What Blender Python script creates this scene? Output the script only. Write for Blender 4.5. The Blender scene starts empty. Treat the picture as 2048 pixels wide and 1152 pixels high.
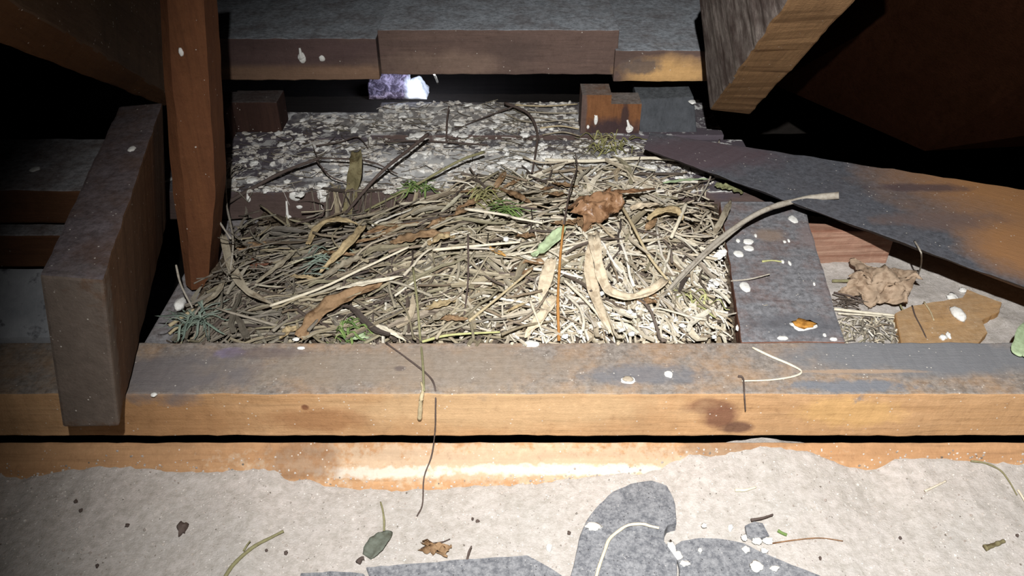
import bpy, bmesh, math, random
from mathutils import Vector, Matrix, noise
random.seed(7); noise.seed_set(7)
R = math.radians
S = bpy.context.scene
COL = S.collection

# ------------------------------------------------------------------ camera, world, light, exposure
F = 1600.0                                   # focal length in pixels of a 2048 px wide frame
PITCH = R(36.0)
CAM = Vector((0.0, 0.0, 0.55))
cd = bpy.data.cameras.new('camera'); cam = bpy.data.objects.new('camera', cd); COL.objects.link(cam)
cd.sensor_width = 36.0; cd.lens = F / 2048 * 36.0; cd.clip_start = 0.01
cam.location = CAM; cam.rotation_euler = (R(90) - PITCH, 0, 0)
S.camera = cam
FW = Vector((0, math.cos(PITCH), -math.sin(PITCH))); UP = Vector((0, math.sin(PITCH), math.cos(PITCH)))

w = bpy.data.worlds.new('attic_dark'); S.world = w; w.use_nodes = True
w.node_tree.nodes['Background'].inputs[0].default_value = (0.75, 0.85, 1.0, 1)
w.node_tree.nodes['Background'].inputs[1].default_value = 0.004

def ray(px, py): return FW + Vector((1, 0, 0)) * ((px - 1024) / F) + UP * ((576 - py) / F)
def on_z(px, py, z):
    d = ray(px, py); return CAM + d * ((z - CAM.z) / d.z)
def on_y(px, py, Y):
    d = ray(px, py); return CAM + d * (Y / d.y)
def yof(py, z): return on_z(1024, py, z).y
def zof(py, Y): return on_y(1024, py, Y).z

LIGHT = Vector((0.0, -0.02, 0.745))
ld = bpy.data.lights.new('torch', 'SPOT'); lo = bpy.data.objects.new('torch', ld); COL.objects.link(lo)
ld.energy = 95.0; ld.color = (1.0, 0.985, 0.96); ld.spot_size = R(87); ld.spot_blend = 1.0; ld.shadow_soft_size = 0.006
lo.location = LIGHT
aim = on_z(1440, 745, -0.02) - LIGHT
lo.rotation_euler = aim.to_track_quat('-Z', 'Y').to_euler()
S.view_settings.view_transform = 'Standard'; S.view_settings.look = 'None'
S.view_settings.exposure = 0.0; S.view_settings.gamma = 1.0; S.view_settings.use_curve_mapping = False

# ------------------------------------------------------------------ object helpers
def tag(o, label=None, cat=None, group=None, kind=None):
    if label: o['label'] = label
    if cat: o['category'] = cat
    if group: o['group'] = group
    if kind: o['kind'] = kind
    return o

def link(name, verts, faces, mat, parent=None, smooth=False):
    xs = [v[0] for v in verts]; ys = [v[1] for v in verts]; zs = [v[2] for v in verts]
    c = Vector(((min(xs) + max(xs)) / 2, (min(ys) + max(ys)) / 2, min(zs)))
    me = bpy.data.meshes.new(name)
    me.from_pydata([Vector(v) - c for v in verts], [], faces)
    if smooth: me.polygons.foreach_set('use_smooth', [True] * len(me.polygons))
    mats = mat if isinstance(mat, (list, tuple)) else [mat]
    for m in mats: me.materials.append(m)
    me.update()
    o = bpy.data.objects.new(name, me); COL.objects.link(o); o.location = c
    if parent:
        o.parent = parent; o.location = c - parent.location
    return o

def empty(name, loc):
    o = bpy.data.objects.new(name, None); COL.objects.link(o); o.location = loc; o.empty_display_size = .02
    return o

def timber_geo(P, bevel=.0025, step=.012, jit=.0010, seed=0.0):
    """P: 8 points, near end (bl, br, tr, tl) then far end; rough sawn edges"""
    bm = bmesh.new(); v = [bm.verts.new(p) for p in P]
    for f in ((0,1,2,3), (5,4,7,6), (4,0,3,7), (1,5,6,2), (3,2,6,7), (4,5,1,0)): bm.faces.new([v[i] for i in f])
    bmesh.ops.recalc_face_normals(bm, faces=bm.faces)
    if bevel: bmesh.ops.bevel(bm, geom=list(bm.edges), offset=bevel, segments=2, affect='EDGES', profile=.6)
    cs = [(Vector(P[a]) - Vector(P[b])).length for a, b in ((0, 1), (0, 3), (0, 4))]
    k = cs.index(max(cs)); a, b = ((0, 1), (0, 3), (0, 4))[k]
    d = (Vector(P[b]) - Vector(P[a])); L = d.length; d.normalize()
    n = max(2, min(120, int(L / step)))
    for i in range(1, n):
        bmesh.ops.bisect_plane(bm, geom=bm.verts[:] + bm.edges[:] + bm.faces[:], plane_co=Vector(P[a]) + d * (L * i / n), plane_no=d)
    if jit:
        for q in bm.verts:
            nv = noise.noise_vector(q.co * 38 + Vector((seed, seed, 3))) * jit + noise.noise_vector(q.co * 120 + Vector((seed, 9, 3))) * jit * .5
            q.co += nv - d * nv.dot(d)
    bm.verts.ensure_lookup_table(); bm.verts.index_update()
    V = [tuple(q.co) for q in bm.verts]; Fc = [tuple(q.index for q in f.verts) for f in bm.faces]
    bm.free(); return V, Fc

def timber(name, P, mat, parent=None, **k):
    V, Fc = timber_geo(P, **k); return link(name, V, Fc, mat, parent)

def box(x0, x1, y0, y1, z0, z1):
    return [Vector(p) for p in ((x0,y0,z0),(x1,y0,z0),(x1,y0,z1),(x0,y0,z1),(x0,y1,z0),(x1,y1,z0),(x1,y1,z1),(x0,y1,z1))]

def smooth_path(pts, n):
    """Catmull-Rom through the points"""
    pts = [Vector(p) for p in pts]
    if len(pts) == 2: return [pts[0].lerp(pts[1], i / n) for i in range(n + 1)]
    q = [pts[0] * 2 - pts[1]] + pts + [pts[-1] * 2 - pts[-2]]
    segs = len(pts) - 1; out = []
    for i in range(n + 1):
        t = i / n * segs; k = min(int(t), segs - 1); t -= k
        a, b, c, d = q[k:k + 4]
        out.append(.5 * ((2 * b) + (c - a) * t + (2 * a - 5 * b + 4 * c - d) * t * t + (3 * b - a - 3 * c + d) * t ** 3))
    return out

def tube(path, r0, r1=None, sides=6, lump=0.0, base=0):
    r1 = r0 if r1 is None else r1
    V = []; Fc = []; n = len(path); ref = Vector((0.13, 0.2, 1)).normalized()
    for i, p in enumerate(path):
        t = (path[min(i + 1, n - 1)] - path[max(i - 1, 0)])
        t = t.normalized() if t.length > 1e-9 else Vector((1, 0, 0))
        a = t.cross(ref)
        if a.length < .05: a = t.cross(Vector((1, 0, 0)))
        a.normalize(); b = t.cross(a)
        r = r0 + (r1 - r0) * i / (n - 1)
        if lump: r *= 1 + lump * noise.noise(p * 220)
        for s in range(sides):
            A = 2 * math.pi * s / sides; V.append(tuple(p + (a * math.cos(A) + b * math.sin(A)) * r))
    for i in range(n - 1):
        for s in range(sides):
            s2 = (s + 1) % sides
            Fc.append((base + i * sides + s, base + i * sides + s2, base + (i + 1) * sides + s2, base + (i + 1) * sides + s))
    Fc.append(tuple(base + s for s in range(sides))[::-1]); Fc.append(tuple(base + (n - 1) * sides + s for s in range(sides)))
    return V, Fc

def blade(path, width, thick=.0005, fold=.25, up=Vector((0, 0, 1)), taper=True, wav=.0, twist=0.0, base=0, m=5, seed=0.0):
    """leaf / husk strip with real thickness: m points across, top and bottom skins"""
    V = []; Fc = []; n = len(path); rows = []
    for i, p in enumerate(path):
        t = (path[min(i + 1, n - 1)] - path[max(i - 1, 0)]).normalized()
        u = i / (n - 1)
        side = t.cross(up)
        if side.length < .05: side = t.cross(Vector((0, 1, 0)))
        side.normalize(); nn = side.cross(t).normalized()
        if twist:
            side = side * math.cos(twist * u) + nn * math.sin(twist * u); nn = side.cross(t).normalized()
        ww = width * ((max(.12, math.sin(math.pi * min(1, .12 + .88 * u)) ** .6)) if taper else 1.0)
        if wav: ww *= 1 + .35 * noise.noise(p * 60 + Vector((seed, 0, 0)))
        row = []
        for j in range(m):
            s = j / (m - 1) * 2 - 1
            h = fold * abs(s) * ww * .5
            if wav: h += wav * noise.noise(Vector((u * 9 + seed, s * 2.2, seed)))
            row.append((p + side * (s * ww * .5) + nn * h, nn))
        rows.append(row)
    for row in rows:
        for q, nn in row: V.append(tuple(q + nn * thick / 2))
        for q, nn in row: V.append(tuple(q - nn * thick / 2))
    W = 2 * m
    for i in range(n - 1):
        a = base + i * W; b = a + W
        for j in range(m - 1):
            Fc.append((a + j, a + j + 1, b + j + 1, b + j)); Fc.append((a + m + j + 1, a + m + j, b + m + j, b + m + j + 1))
        Fc.append((a + m, a, b, b + m)); Fc.append((a + m - 1, a + 2 * m - 1, b + 2 * m - 1, b + m - 1))
    for i, f in ((0, 1), (n - 1, -1)):
        a = base + i * W
        for j in range(m - 1): Fc.append((a + j, a + m + j, a + m + j + 1, a + j + 1)[::f])
    return V, Fc

def blob(c, rx, ry, rz, seed=0.0, seg=12, ring=6, rot=0.0, rough=.25, base=0, frame=None):
    """flattened lumpy splat / pebble, frame = (a, b, n)"""
    a, b, n = frame or (Vector((1, 0, 0)), Vector((0, 1, 0)), Vector((0, 0, 1)))
    V = []; Fc = []
    def pt(th, ph):
        d = Vector((math.cos(th) * math.cos(ph), math.sin(th) * math.cos(ph), math.sin(ph)))
        k = 1 + rough * noise.noise(d * 1.7 + Vector((seed, seed * .7, 1.3)))
        x, y = d.x * rx * k, d.y * ry * k
        return tuple(c + a * (x * math.cos(rot) - y * math.sin(rot)) + b * (x * math.sin(rot) + y * math.cos(rot)) + n * d.z * rz * k)
    V.append(pt(0, -math.pi / 2))
    for i in range(1, ring):
        for s in range(seg): V.append(pt(2 * math.pi * s / seg, -math.pi / 2 + math.pi * i / ring))
    V.append(pt(0, math.pi / 2)); L = base + len(V) - 1
    for s in range(seg):
        s2 = (s + 1) % seg
        Fc.append((base, base + 1 + s2, base + 1 + s))
        for i in range(ring - 2):
            o = base + 1 + i * seg; Fc.append((o + s, o + s2, o + seg + s2, o + seg + s))
        o = base + 1 + (ring - 2) * seg; Fc.append((o + s, o + s2, L))
    return V, Fc

# ------------------------------------------------------------------ materials
class M:
    def __init__(s, name, rough=.85, spec=.2):
        s.m = bpy.data.materials.new(name); s.m.use_nodes = True
        s.t = s.m.node_tree; s.b = s.t.nodes['Principled BSDF']
        s.b.inputs['Roughness'].default_value = rough
        s.b.inputs['Specular IOR Level'].default_value = spec
        g = s.t.nodes.new('ShaderNodeNewGeometry'); s.g = g; s.P = g.outputs['Position']
    def put(s, sock, v):
        if hasattr(v, 'links') or isinstance(v, bpy.types.NodeSocket): s.t.links.new(v, sock)
        elif isinstance(v, (tuple, list, Vector)) and len(v) == 3 and sock.type == 'RGBA': sock.default_value = (*v, 1)
        else: sock.default_value = v
    def math(s, op, a, b=0.0, clamp=False):
        n = s.t.nodes.new('ShaderNodeMath'); n.operation = op; n.use_clamp = clamp
        s.put(n.inputs[0], a); s.put(n.inputs[1], b); return n.outputs[0]
    def vec(s, op, a, b=None, scale=None):
        n = s.t.nodes.new('ShaderNodeVectorMath'); n.operation = op; s.put(n.inputs[0], a)
        if b is not None: s.put(n.inputs[1], b)
        if scale is not None: s.put(n.inputs['Scale'], scale)
        return n.outputs['Value'] if op in ('DOT_PRODUCT', 'LENGTH') else n.outputs[0]
    def noise(s, scale, detail=5, vec=None, rough=.6, dist=0.0):
        n = s.t.nodes.new('ShaderNodeTexNoise'); s.put(n.inputs['Vector'], vec or s.P)
        n.inputs['Scale'].default_value = scale; n.inputs['Detail'].default_value = detail
        n.inputs['Roughness'].default_value = rough; n.inputs['Distortion'].default_value = dist; return n.outputs[0]
    def vor(s, scale, vec=None, out='Distance'):
        n = s.t.nodes.new('ShaderNodeTexVoronoi'); s.put(n.inputs['Vector'], vec or s.P); n.inputs['Scale'].default_value = scale
        return n.outputs[out]
    def rng(s, v, a, b, c=0.0, d=1.0):
        n = s.t.nodes.new('ShaderNodeMapRange'); s.put(n.inputs[0], v)
        for i, x in enumerate((a, b, c, d)): n.inputs[i + 1].default_value = x
        return n.outputs[0]
    def mix(s, f, a, b, mode='MIX'):
        n = s.t.nodes.new('ShaderNodeMix'); n.data_type = 'RGBA'; n.blend_type = mode
        s.put(n.inputs[0], f); s.put(n.inputs[6], a); s.put(n.inputs[7], b); return n.outputs[2]
    def bump(s, h, strength=.4, dist=.002):
        n = s.t.nodes.new('ShaderNodeBump'); s.put(n.inputs['Height'], h)
        n.inputs['Strength'].default_value = strength; n.inputs['Distance'].default_value = dist
        s.t.links.new(n.outputs[0], s.b.inputs['Normal'])
    def color(s, c): s.put(s.b.inputs['Base Color'], c); return s.m
    def blotch(s, center, radii, nscale=25.0, amp=.55, soft=.25):
        """1 inside an ellipsoid with a noisy edge (a stain or a worn patch at one place of the wood)"""
        d = s.vec('SUBTRACT', s.P, Vector(center)); d = s.vec('DIVIDE', d, Vector(radii))
        L = s.vec('LENGTH', d)
        L = s.math('ADD', L, s.math('MULTIPLY', s.math('SUBTRACT', s.noise(nscale, 5), .5), amp * 2))
        return s.rng(L, 1 - soft, 1 + soft, 1, 0)

def wood(name, c1, c2, grain=(1, 0, 0), dust=None, dust_amt=.9, stains=(), speck=0.0, stretch=14, gs=70, rough=.8, dustlo=.55, white=0.0, blot=None):
    m = M(name, rough); g = Vector(grain).normalized()
    along = m.vec('DOT_PRODUCT', m.P, g)
    V = m.vec('SUBTRACT', m.P, m.vec('SCALE', g, scale=m.math('MULTIPLY', along, 1 - 1 / stretch)))
    n1 = m.noise(gs, 6, V, .65, .6); n2 = m.noise(gs * 4, 4, V, .7)
    c = m.mix(m.rng(n1, .3, .7), c1, c2)
    c = m.mix(m.math('MULTIPLY', m.rng(n2, .5, .72), .45), c, tuple(x * .5 for x in c2))
    b = m.noise(9, 4)
    c = m.mix(m.math('MULTIPLY', m.rng(b, .5, .7), .5), c, blot or tuple(x * .62 for x in c1))
    for (ce, ra, co, st, *kw) in stains:
        c = m.mix(m.math('MULTIPLY', m.blotch(ce, ra, **(kw[0] if kw else {})), st), c, m.mix(m.rng(n1, .3, .7), co, tuple(x * .75 for x in co)))
    mo = m.noise(110, 9, None, .8); c = m.mix(m.math('MULTIPLY', m.rng(mo, .52, .68), .4), c, m.mix(1.0, c, (1.5, 1.5, 1.55), 'MULTIPLY')); c = m.mix(m.math('MULTIPLY', m.rng(mo, .46, .32), .5), c, m.mix(1.0, c, (.55, .5, .48), 'MULTIPLY'))
    nz = m.t.nodes.new('ShaderNodeSeparateXYZ'); m.t.links.new(m.g.outputs['Normal'], nz.inputs[0])
    if dust:
        up = m.rng(nz.outputs[2], dustlo, dustlo + .25)
        dn = m.rng(m.noise(22, 7, None, .7), .28, .58, .35, 1.0)
        dc = m.mix(m.rng(m.noise(130, 8, None, .78), .40, .62), tuple(x * 1.12 for x in dust), tuple(x * .5 for x in dust))
        c = m.mix(m.math('MULTIPLY', m.math('MULTIPLY', up, dn), dust_amt), c, dc)
        for (ce, ra, co, st, *kw) in stains:
            if kw and kw[0].get('soft', 0) == .31: c = m.mix(m.math('MULTIPLY', m.blotch(ce, ra, **kw[0]), st), c, co)
    if white:
        wn = m.noise(34, 8, None, .72, .8); wm = m.rng(wn, .55 - .12 * white, .59 - .1 * white)
        wn2 = m.rng(m.noise(8, 3), .35, .55)
        up = m.rng(nz.outputs[2], .3, .6)
        c = m.mix(m.math('MULTIPLY', m.math('MULTIPLY', m.math('MULTIPLY', wm, wn2), up), .9), c, (.74, .74, .72))
    if speck:
        v = m.vor(170); k = m.rng(v, .10, .16, 1, 0)
        k2 = m.rng(m.noise(60, 3), .62 - speck * .25, .66 - speck * .25)
        c = m.mix(m.math('MULTIPLY', m.math('MULTIPLY', k, k2), .8), c, (.62, .58, .52))
    h = m.math('ADD', n2, m.math('MULTIPLY', m.noise(420, 5), .8)); m.bump(h, .45, .0012)
    return m.color(c)

def litter_mat(name, colors, spread=.14, rough=.75, streak=True, spots=0.0):
    """dry plant matter: one tone per stalk, a few shades along it"""
    m = M(name, rough)
    oi = m.t.nodes.new('ShaderNodeObjectInfo')
    rnd = m.math('FRACT', m.math('ADD', m.g.outputs['Random Per Island'], oi.outputs['Random']))
    rp = m.t.nodes.new('ShaderNodeValToRGB'); m.put(rp.inputs[0], rnd)
    e = rp.color_ramp.elements
    while len(e) < len(colors): e.new(.5)
    for i, c in enumerate(colors): e[i].position = i / max(1, len(colors) - 1); e[i].color = (*c, 1)
    c = rp.outputs[0]
    if len(colors) == 1: e[1].color = (*colors[0], 1)
    n = m.noise(240, 4); c = m.mix(m.rng(n, .35, .75, 0, .5), c, m.mix(1.0, c, (.45, .40, .34), 'MULTIPLY'))
    if spots:
        c = m.mix(m.math('MULTIPLY', m.rng(m.noise(70, 5), .52, .62), spots), c, m.mix(1.0, c, (.34, .26, .2), 'MULTIPLY'))
    m.bump(m.noise(500, 4), .4, .0007)
    return m.color(c)

GREY = (.15, .155, .165); DUST = (.17, .165, .165)

# ------------------------------------------------------------------ key planes (metres)
YF = yof(788, 0); YB = yof(685, 0)            # front beam, front and back top edges
ZB = zof(872, YF); ZG = zof(885, YF)          # its underside, top of the plank below
YL = .986; ZBAY = -.045                       # ledge (rear plate) front face, bay floor
YK = yof(225, 0)

LEAN = R(40); PN = Vector((0, -math.sin(LEAN), math.cos(LEAN)))        # the plank below the beam leans back
def plank_pt(px, py, off=0.0):
    d = ray(px, py); p0 = Vector((0, YF, ZG)) + PN * off
    return CAM + d * ((p0 - CAM).dot(PN) / d.dot(PN))
def edge_sand():
    pts = [(-400,945),(0,941),(50,958),(110,946),(200,931),(260,931),(350,941),(400,946),(500,938),(550,935),(565,955),(640,968),(720,976),(850,978),
           (960,974),(1060,969),(1180,955),(1290,944),(1345,924),(1385,910),(1430,912),(1480,900),(1515,888),(1530,884),(1560,894),(1620,906),(1680,931),(1720,940),(1765,930),(1790,916),(1850,915),(1950,922),(2048,926),(2400,930)]
    return [tuple(plank_pt(px, py)) for px, py in pts]
SE = edge_sand()
def sand_edge(x):
    if x <= SE[0][0]: return SE[0][1], SE[0][2]
    for (a, ya, za), (b, yb, zb) in zip(SE, SE[1:]):
        if x <= b:
            t = (x - a) / (b - a); return ya + (yb - ya) * t, za + (zb - za) * t
    return SE[-1][1], SE[-1][2]
ZS = plank_pt(1024, 968).z
def sand(x, y):
    ye, e = sand_edge(x + .006 * noise.noise(Vector((x * 60, y * 60, 2))))
    e += .0022 * noise.noise(Vector((x * 95, y * 30, 7))); d = max(0, ye - y)
    z = ZS + (e - ZS) * math.exp(-d / .11)
    if y > ye: z -= (y - ye) * .3
    z += .0018 * noise.noise(Vector((x * 14, y * 14, 0))) + .0006 * noise.noise(Vector((x * 55, y * 55, 5))) + .0007 * noise.noise(Vector((x * 190, y * 190, 8)))
    return z

def gauss(x, y, cx, cy, sx, sy): return math.exp(-((x - cx) / sx) ** 2 - ((y - cy) / sy) ** 2)
MX = on_z(1190, 430, .02)
def nest(x, y):
    z = -.016 + .036 * gauss(x, y, MX.x, MX.y - .03, .22, .11) + .014 * gauss(x, y, -.12, .80, .16, .09)
    z += .016 * gauss(x, y, -.36, .86, .05, .12)
    z -= .028 * gauss(x, y, -.27, .96, .10, .075)
    z += .006 * noise.noise(Vector((x * 22, y * 22, 1))) + .003 * noise.noise(Vector((x * 60, y * 60, 4)))
    return z
def ground(x, y):
    if y < YF - .0005: return sand(x, y)
    if y < YB: return 0.0
    if y > YL: return 0.0
    return max(nest(x, y), ZBAY + .004)
def P_on(px, py, h=0.0):
    z = 0.0
    for _ in range(14):
        p = on_z(px, py, z); z = .5 * z + .5 * (ground(p.x, p.y) + h)
    return on_z(px, py, z)
def flat(px, py, z): return on_z(px, py, z)

# ------------------------------------------------------------------ room shell
dark = wood('shade_dark_boards', (.014, .011, .009), (.008, .006, .005), (1, 0, 0), gs=40)  # near-black colour stands in for the shade of the eave void
def struct(o): o['kind'] = 'structure'; return o
# sand covered floor in front of the plank
def sand_mat():
    m = M('dusty_sand', .95, .1)
    c = m.mix(m.rng(m.noise(7, 5), .35, .65), (.53, .485, .455), (.47, .445, .42))
    c = m.mix(m.math('MULTIPLY', m.rng(m.noise(120, 7, None, .75), .40, .66), .75), c, (.31, .285, .25))
    v = m.vor(260); k = m.math('MULTIPLY', m.rng(v, .10, .18, 1, 0), m.rng(m.noise(130, 2), .52, .58))
    c = m.mix(k, c, (.86, .83, .78))
    v2 = m.vor(210, m.vec('ADD', m.P, Vector((3.1, 1.7, .4)))); k2 = m.math('MULTIPLY', m.rng(v2, .10, .17, 1, 0), m.rng(m.noise(110, 2, m.vec('ADD', m.P, Vector((5, 5, 5)))), .54, .60))
    c = m.mix(m.math('MULTIPLY', k2, .8), c, (.16, .14, .125))
    m.bump(m.math('ADD', m.noise(600, 5), m.math('MULTIPLY', m.noise(140, 4), 1.2)), .55, .0016)
    return m.color(c)
SAND = sand_mat()
nx, ny = 330, 110
V = []; Fc = []
for j in range(ny + 1):
    y = .10 + (YF + .012 - .10) * (1 - (1 - j / ny) ** 1.5)
    for i in range(nx + 1):
        x = -.85 + 1.75 * i / nx; V.append((x, y, sand(x, y)))
for j in range(ny):
    for i in range(nx):
        a = j * (nx + 1) + i; Fc.append((a, a + 1, a + nx + 2, a + nx + 1))
struct(link('floor', V, Fc, SAND, smooth=True))
# dark boards closing the eave behind and the roof above
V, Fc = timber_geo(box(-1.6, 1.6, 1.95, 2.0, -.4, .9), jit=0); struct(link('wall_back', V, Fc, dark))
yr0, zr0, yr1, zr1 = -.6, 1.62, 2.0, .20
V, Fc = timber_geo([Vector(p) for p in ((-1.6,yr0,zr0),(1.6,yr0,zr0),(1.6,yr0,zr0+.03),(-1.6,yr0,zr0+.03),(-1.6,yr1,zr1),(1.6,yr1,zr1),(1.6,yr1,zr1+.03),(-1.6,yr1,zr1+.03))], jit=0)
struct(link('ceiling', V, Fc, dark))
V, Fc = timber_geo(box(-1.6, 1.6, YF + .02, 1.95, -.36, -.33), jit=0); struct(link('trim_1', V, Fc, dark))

# ------------------------------------------------------------------ timbers
ORANGE1 = (.50, .305, .160); ORANGE2 = (.40, .225, .105)
xr = on_z(2030, 685, 0).x; xl = on_z(-260, 788, 0).x
cs = on_y(1440, 832, YF); st_top = on_z(446, 707, 0); bl = on_z(1560, 760, 0); br = on_z(1850, 735, 0)
fb = wood('front_beam_wood', ORANGE1, ORANGE2, (1, 0, 0), dust=(.26, .235, .215), dust_amt=.93, speck=.35, stretch=18, gs=60,
          stains=[(cs, (.018, .05, .016), (.15, .060, .040), .8, dict(nscale=45, amp=.6)), (on_y(1415, 812, YF), (.024, .05, .010), (.19, .085, .05), .75, dict(nscale=40, amp=.6)),
                  (on_y(1475, 855, YF), (.016, .05, .008), (.10, .045, .035), .8, dict(nscale=50, amp=.4)),
                  (on_y(1700, 825, YF), (.05, .02, .02), (.62, .38, .15), .6, dict(nscale=60, amp=.7)),
                  (on_y(1000, 815, YF), (.16, .02, .03), (.60, .42, .24), .55, dict(nscale=20, amp=.7)),
                  (on_y(330, 840, YF), (.08, .02, .03), (.34, .17, .07), .6),
                  (on_y(610, 815, YF), (.004, .02, .004), (.16, .06, .03), .9, dict(nscale=60, amp=.3)), (on_y(640, 840, YF), (.05, .02, .016), (.30, .14, .06), .6, dict(nscale=40, amp=.7)),
                  (on_z(458, 706, 0), (.014, .008, .02), (.26, .22, .36), .7, dict(nscale=110, amp=.6, soft=.31)),
                  (on_z(520, 706, 0), (.05, .009, .02), (.14, .105, .105), .6, dict(nscale=70, amp=.6, soft=.31)),
                  (on_z(350, 745, 0), (.08, .03, .02), (.16, .145, .15), .75, dict(nscale=35, amp=.7, soft=.31)),
                  (on_z(820, 735, 0), (.16, .03, .02), (.27, .215, .165), .6, dict(nscale=30, amp=.8, soft=.31)),
                  (on_z(800, 737, 0), (.006, .004, .02), (.11, .085, .08), .7, dict(nscale=60, amp=.5, soft=.31)),
                  (on_z(1290, 750, 0), (.06, .014, .02), (.15, .155, .175), .65, dict(nscale=60, amp=.9, soft=.31)),
                  (on_z(1700, 772, 0), (.055, .008, .02), (.165, .18, .21), .75, dict(nscale=80, amp=1.2, soft=.31)),
                  (on_z(1860, 712, 0), (.15, .03, .02), (.17, .175, .19), .85, dict(nscale=28, amp=.7, soft=.31)),
                  (on_z(1720, 743, 0), (.06, .003, .02), (.38, .27, .19), .85, dict(nscale=80, amp=.6, soft=.31))])
P = box(xl, xr, YF, YB, ZB, 0)
tag(timber('wall_plate', P, fb, bevel=.002, step=.01, jit=.0011),
    'long horizontal beam in front of the nest, orange front face and dusty grey top', 'beam')
plank = wood('lower_plank_wood', (.46, .265, .135), (.36, .195, .095), (1, 0, 0), dust=None, speck=.4, stretch=20, gs=55,
             stains=[(plank_pt(1020, 925), (.235, .02, .02), (.52, .39, .27), .8, dict(nscale=120, amp=1.3)),
                     (plank_pt(780, 945), (.06, .006, .005), (.66, .59, .50), .85, dict(nscale=110, amp=1.4)),
                     (plank_pt(1130, 940), (.15, .006, .005), (.66, .60, .51), .85, dict(nscale=110, amp=1.4)),
                     (plank_pt(600, 920), (.04, .02, .02), (.22, .12, .065), .6, dict(nscale=50, amp=.7)),
                     (plank_pt(1440, 895), (.04, .02, .01), (.24, .15, .09), .6, dict(nscale=80, amp=.8))])
DWN = Vector((0, -math.cos(LEAN), -math.sin(LEAN))); t_ = Vector((0, YF, ZG)); b_ = t_ + DWN * .13
P = [Vector((x, p.y, p.z)) + o_ for p, o_ in ((b_, -PN * .02), (b_, Vector()), ) for x in (xl, xr + .05)]
P = [P[0], P[1], P[3], P[2]] + [Vector((x, t_.y, t_.z)) + o_ for o_ in (-PN * .02,) for x in (xl, xr + .05)] + [Vector((xr + .05, t_.y, t_.z)), Vector((xl, t_.y, t_.z))]
tag(timber('plank', P, plank, bevel=.0012, step=.01, jit=.0008),
    'orange splintered plank leaning below the front beam, half buried by sand', 'plank')

# leaning block on the left, its sawn end towards the viewer
def Yp(px, py, Y): return on_y(px, py, Y)
blk = wood('block_wood', (.115, .060, .032), (.085, .043, .024), (.35, 1, .1), dust=(.135, .115, .125), dust_amt=.9, speck=.25, stretch=8, gs=60,
           stains=[(Yp(150, 700, .535), (.06, .022, .14), (.15, .12, .10), .9, dict(nscale=90, amp=.9))], dustlo=.5)
yb0 = yof(856, .002) ; zb1 = zof(553, yb0)
n = [Yp(125, 856, yb0), Yp(238, 853, yb0), Yp(207, 560, yb0), Yp(80, 550, yb0)]
d = (flat(325, 205, zb1 + .0) - n[2])
f = [p + d for p in n]
wd = (flat(240, 212, zb1) - f[3]); f[3] = flat(238, 212, zb1); f[0] = f[0] + Vector((wd.x, 0, 0)); 
P = [n[0], n[1], n[2], n[3], f[0], f[1], f[2], f[3]]
for i in (4, 5): P[i].z = 0.012
tag(timber('joist', P, blk, bevel=.003, step=.01, jit=.0012), 'thick dark brown joist at the left lying across the front beam, sawn end forward', 'joist')

# upright post
yp = yof(580, ZBAY + .01)
pst = wood('post_wood', (.165, .066, .028), (.12, .046, .021), (.05, 0, 1), speck=.12, stretch=16, gs=60)
nb = [Yp(383, 577, yp), Yp(416, 574, yp), Yp(403, -70, yp), Yp(322, -70, yp)]
mid = [Yp(368, 380, yp), Yp(431, 380, yp)]
bk = Vector((-.012, .055, 0))
def post_geo():
    rows = []
    for (l, r, bl_) in ((Yp(383, 580, yp), Yp(415, 576, yp), Yp(372, 570, yp + .008)), (Yp(368, 380, yp), Yp(431, 382, yp), Yp(346, 380, yp + .008)),
                        (Yp(345, 170, yp), Yp(418, 170, yp), Yp(329, 170, yp + .008)), (Yp(329, -90, yp), Yp(401, -90, yp), Yp(314, -90, yp + .008))):
        rows.append([l, r, r + Vector((-.002, .05, 0)), bl_ + Vector((0, .02, 0)), bl_])
    V = []; Fc = []
    k = 24; full = []
    for s in range(len(rows) - 1):
        for i in range(k if s < len(rows) - 2 else k + 1):
            full.append([a.lerp(b, i / k) for a, b in zip(rows[s], rows[s + 1])])
    for r in full:
        for q in r: V.append(tuple(q + noise.noise_vector(q * 40) * .0009))
    N = 5
    for i in range(len(full) - 1):
        for j in range(N):
            Fc.append((i * N + j, i * N + (j + 1) % N, (i + 1) * N + (j + 1) % N, (i + 1) * N + j))
    Fc.append(tuple(range(N))[::-1]); Fc.append(tuple((len(full) - 1) * N + j for j in range(N)))
    return V, Fc
V, Fc = post_geo()
tag(link('post', V, Fc, pst), 'narrow reddish brown upright post left of the nest', 'post')

# rear ledge behind the nest: two boards, then the rails above the dark gap
led_st = [(flat(540, 300, 0), (.13, .10, .02), (.095, .08, .095), .85, dict(nscale=60, amp=.9, soft=.31)), (flat(800, 335, 0), (.15, .05, .02), (.50, .50, .50), .75, dict(nscale=60, amp=1.3, soft=.31)), (flat(1040, 335, 0), (.16, .045, .02), (.55, .55, .53), .75, dict(nscale=60, amp=1.3, soft=.31)),
          (flat(900, 240, 0), (.22, .05, .02), (.34, .32, .30), .7, dict(nscale=50, amp=1.2, soft=.31)),
          (flat(1390, 300, 0), (.10, .12, .02), (.085, .07, .085), .98, dict(nscale=30, amp=.5, soft=.31))]
led = wood('ledge_wood', (.115, .08, .07), (.08, .055, .05), (1, 0, 0), dust=(.15, .145, .155), dust_amt=.95, stains=led_st, white=.3, stretch=8)
xa = on_y(300, 400, YL).x; xm = flat(757, 225, 0).x; xe = flat(1520, 345, 0).x
yj = yof(279, 0)
tag(timber('rear_plate', box(xa, xe, YL, yj, ZBAY, 0), led, bevel=.002, step=.01, jit=.0014), 'board behind the nest crusted white with droppings, brown front edge', 'board')
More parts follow.
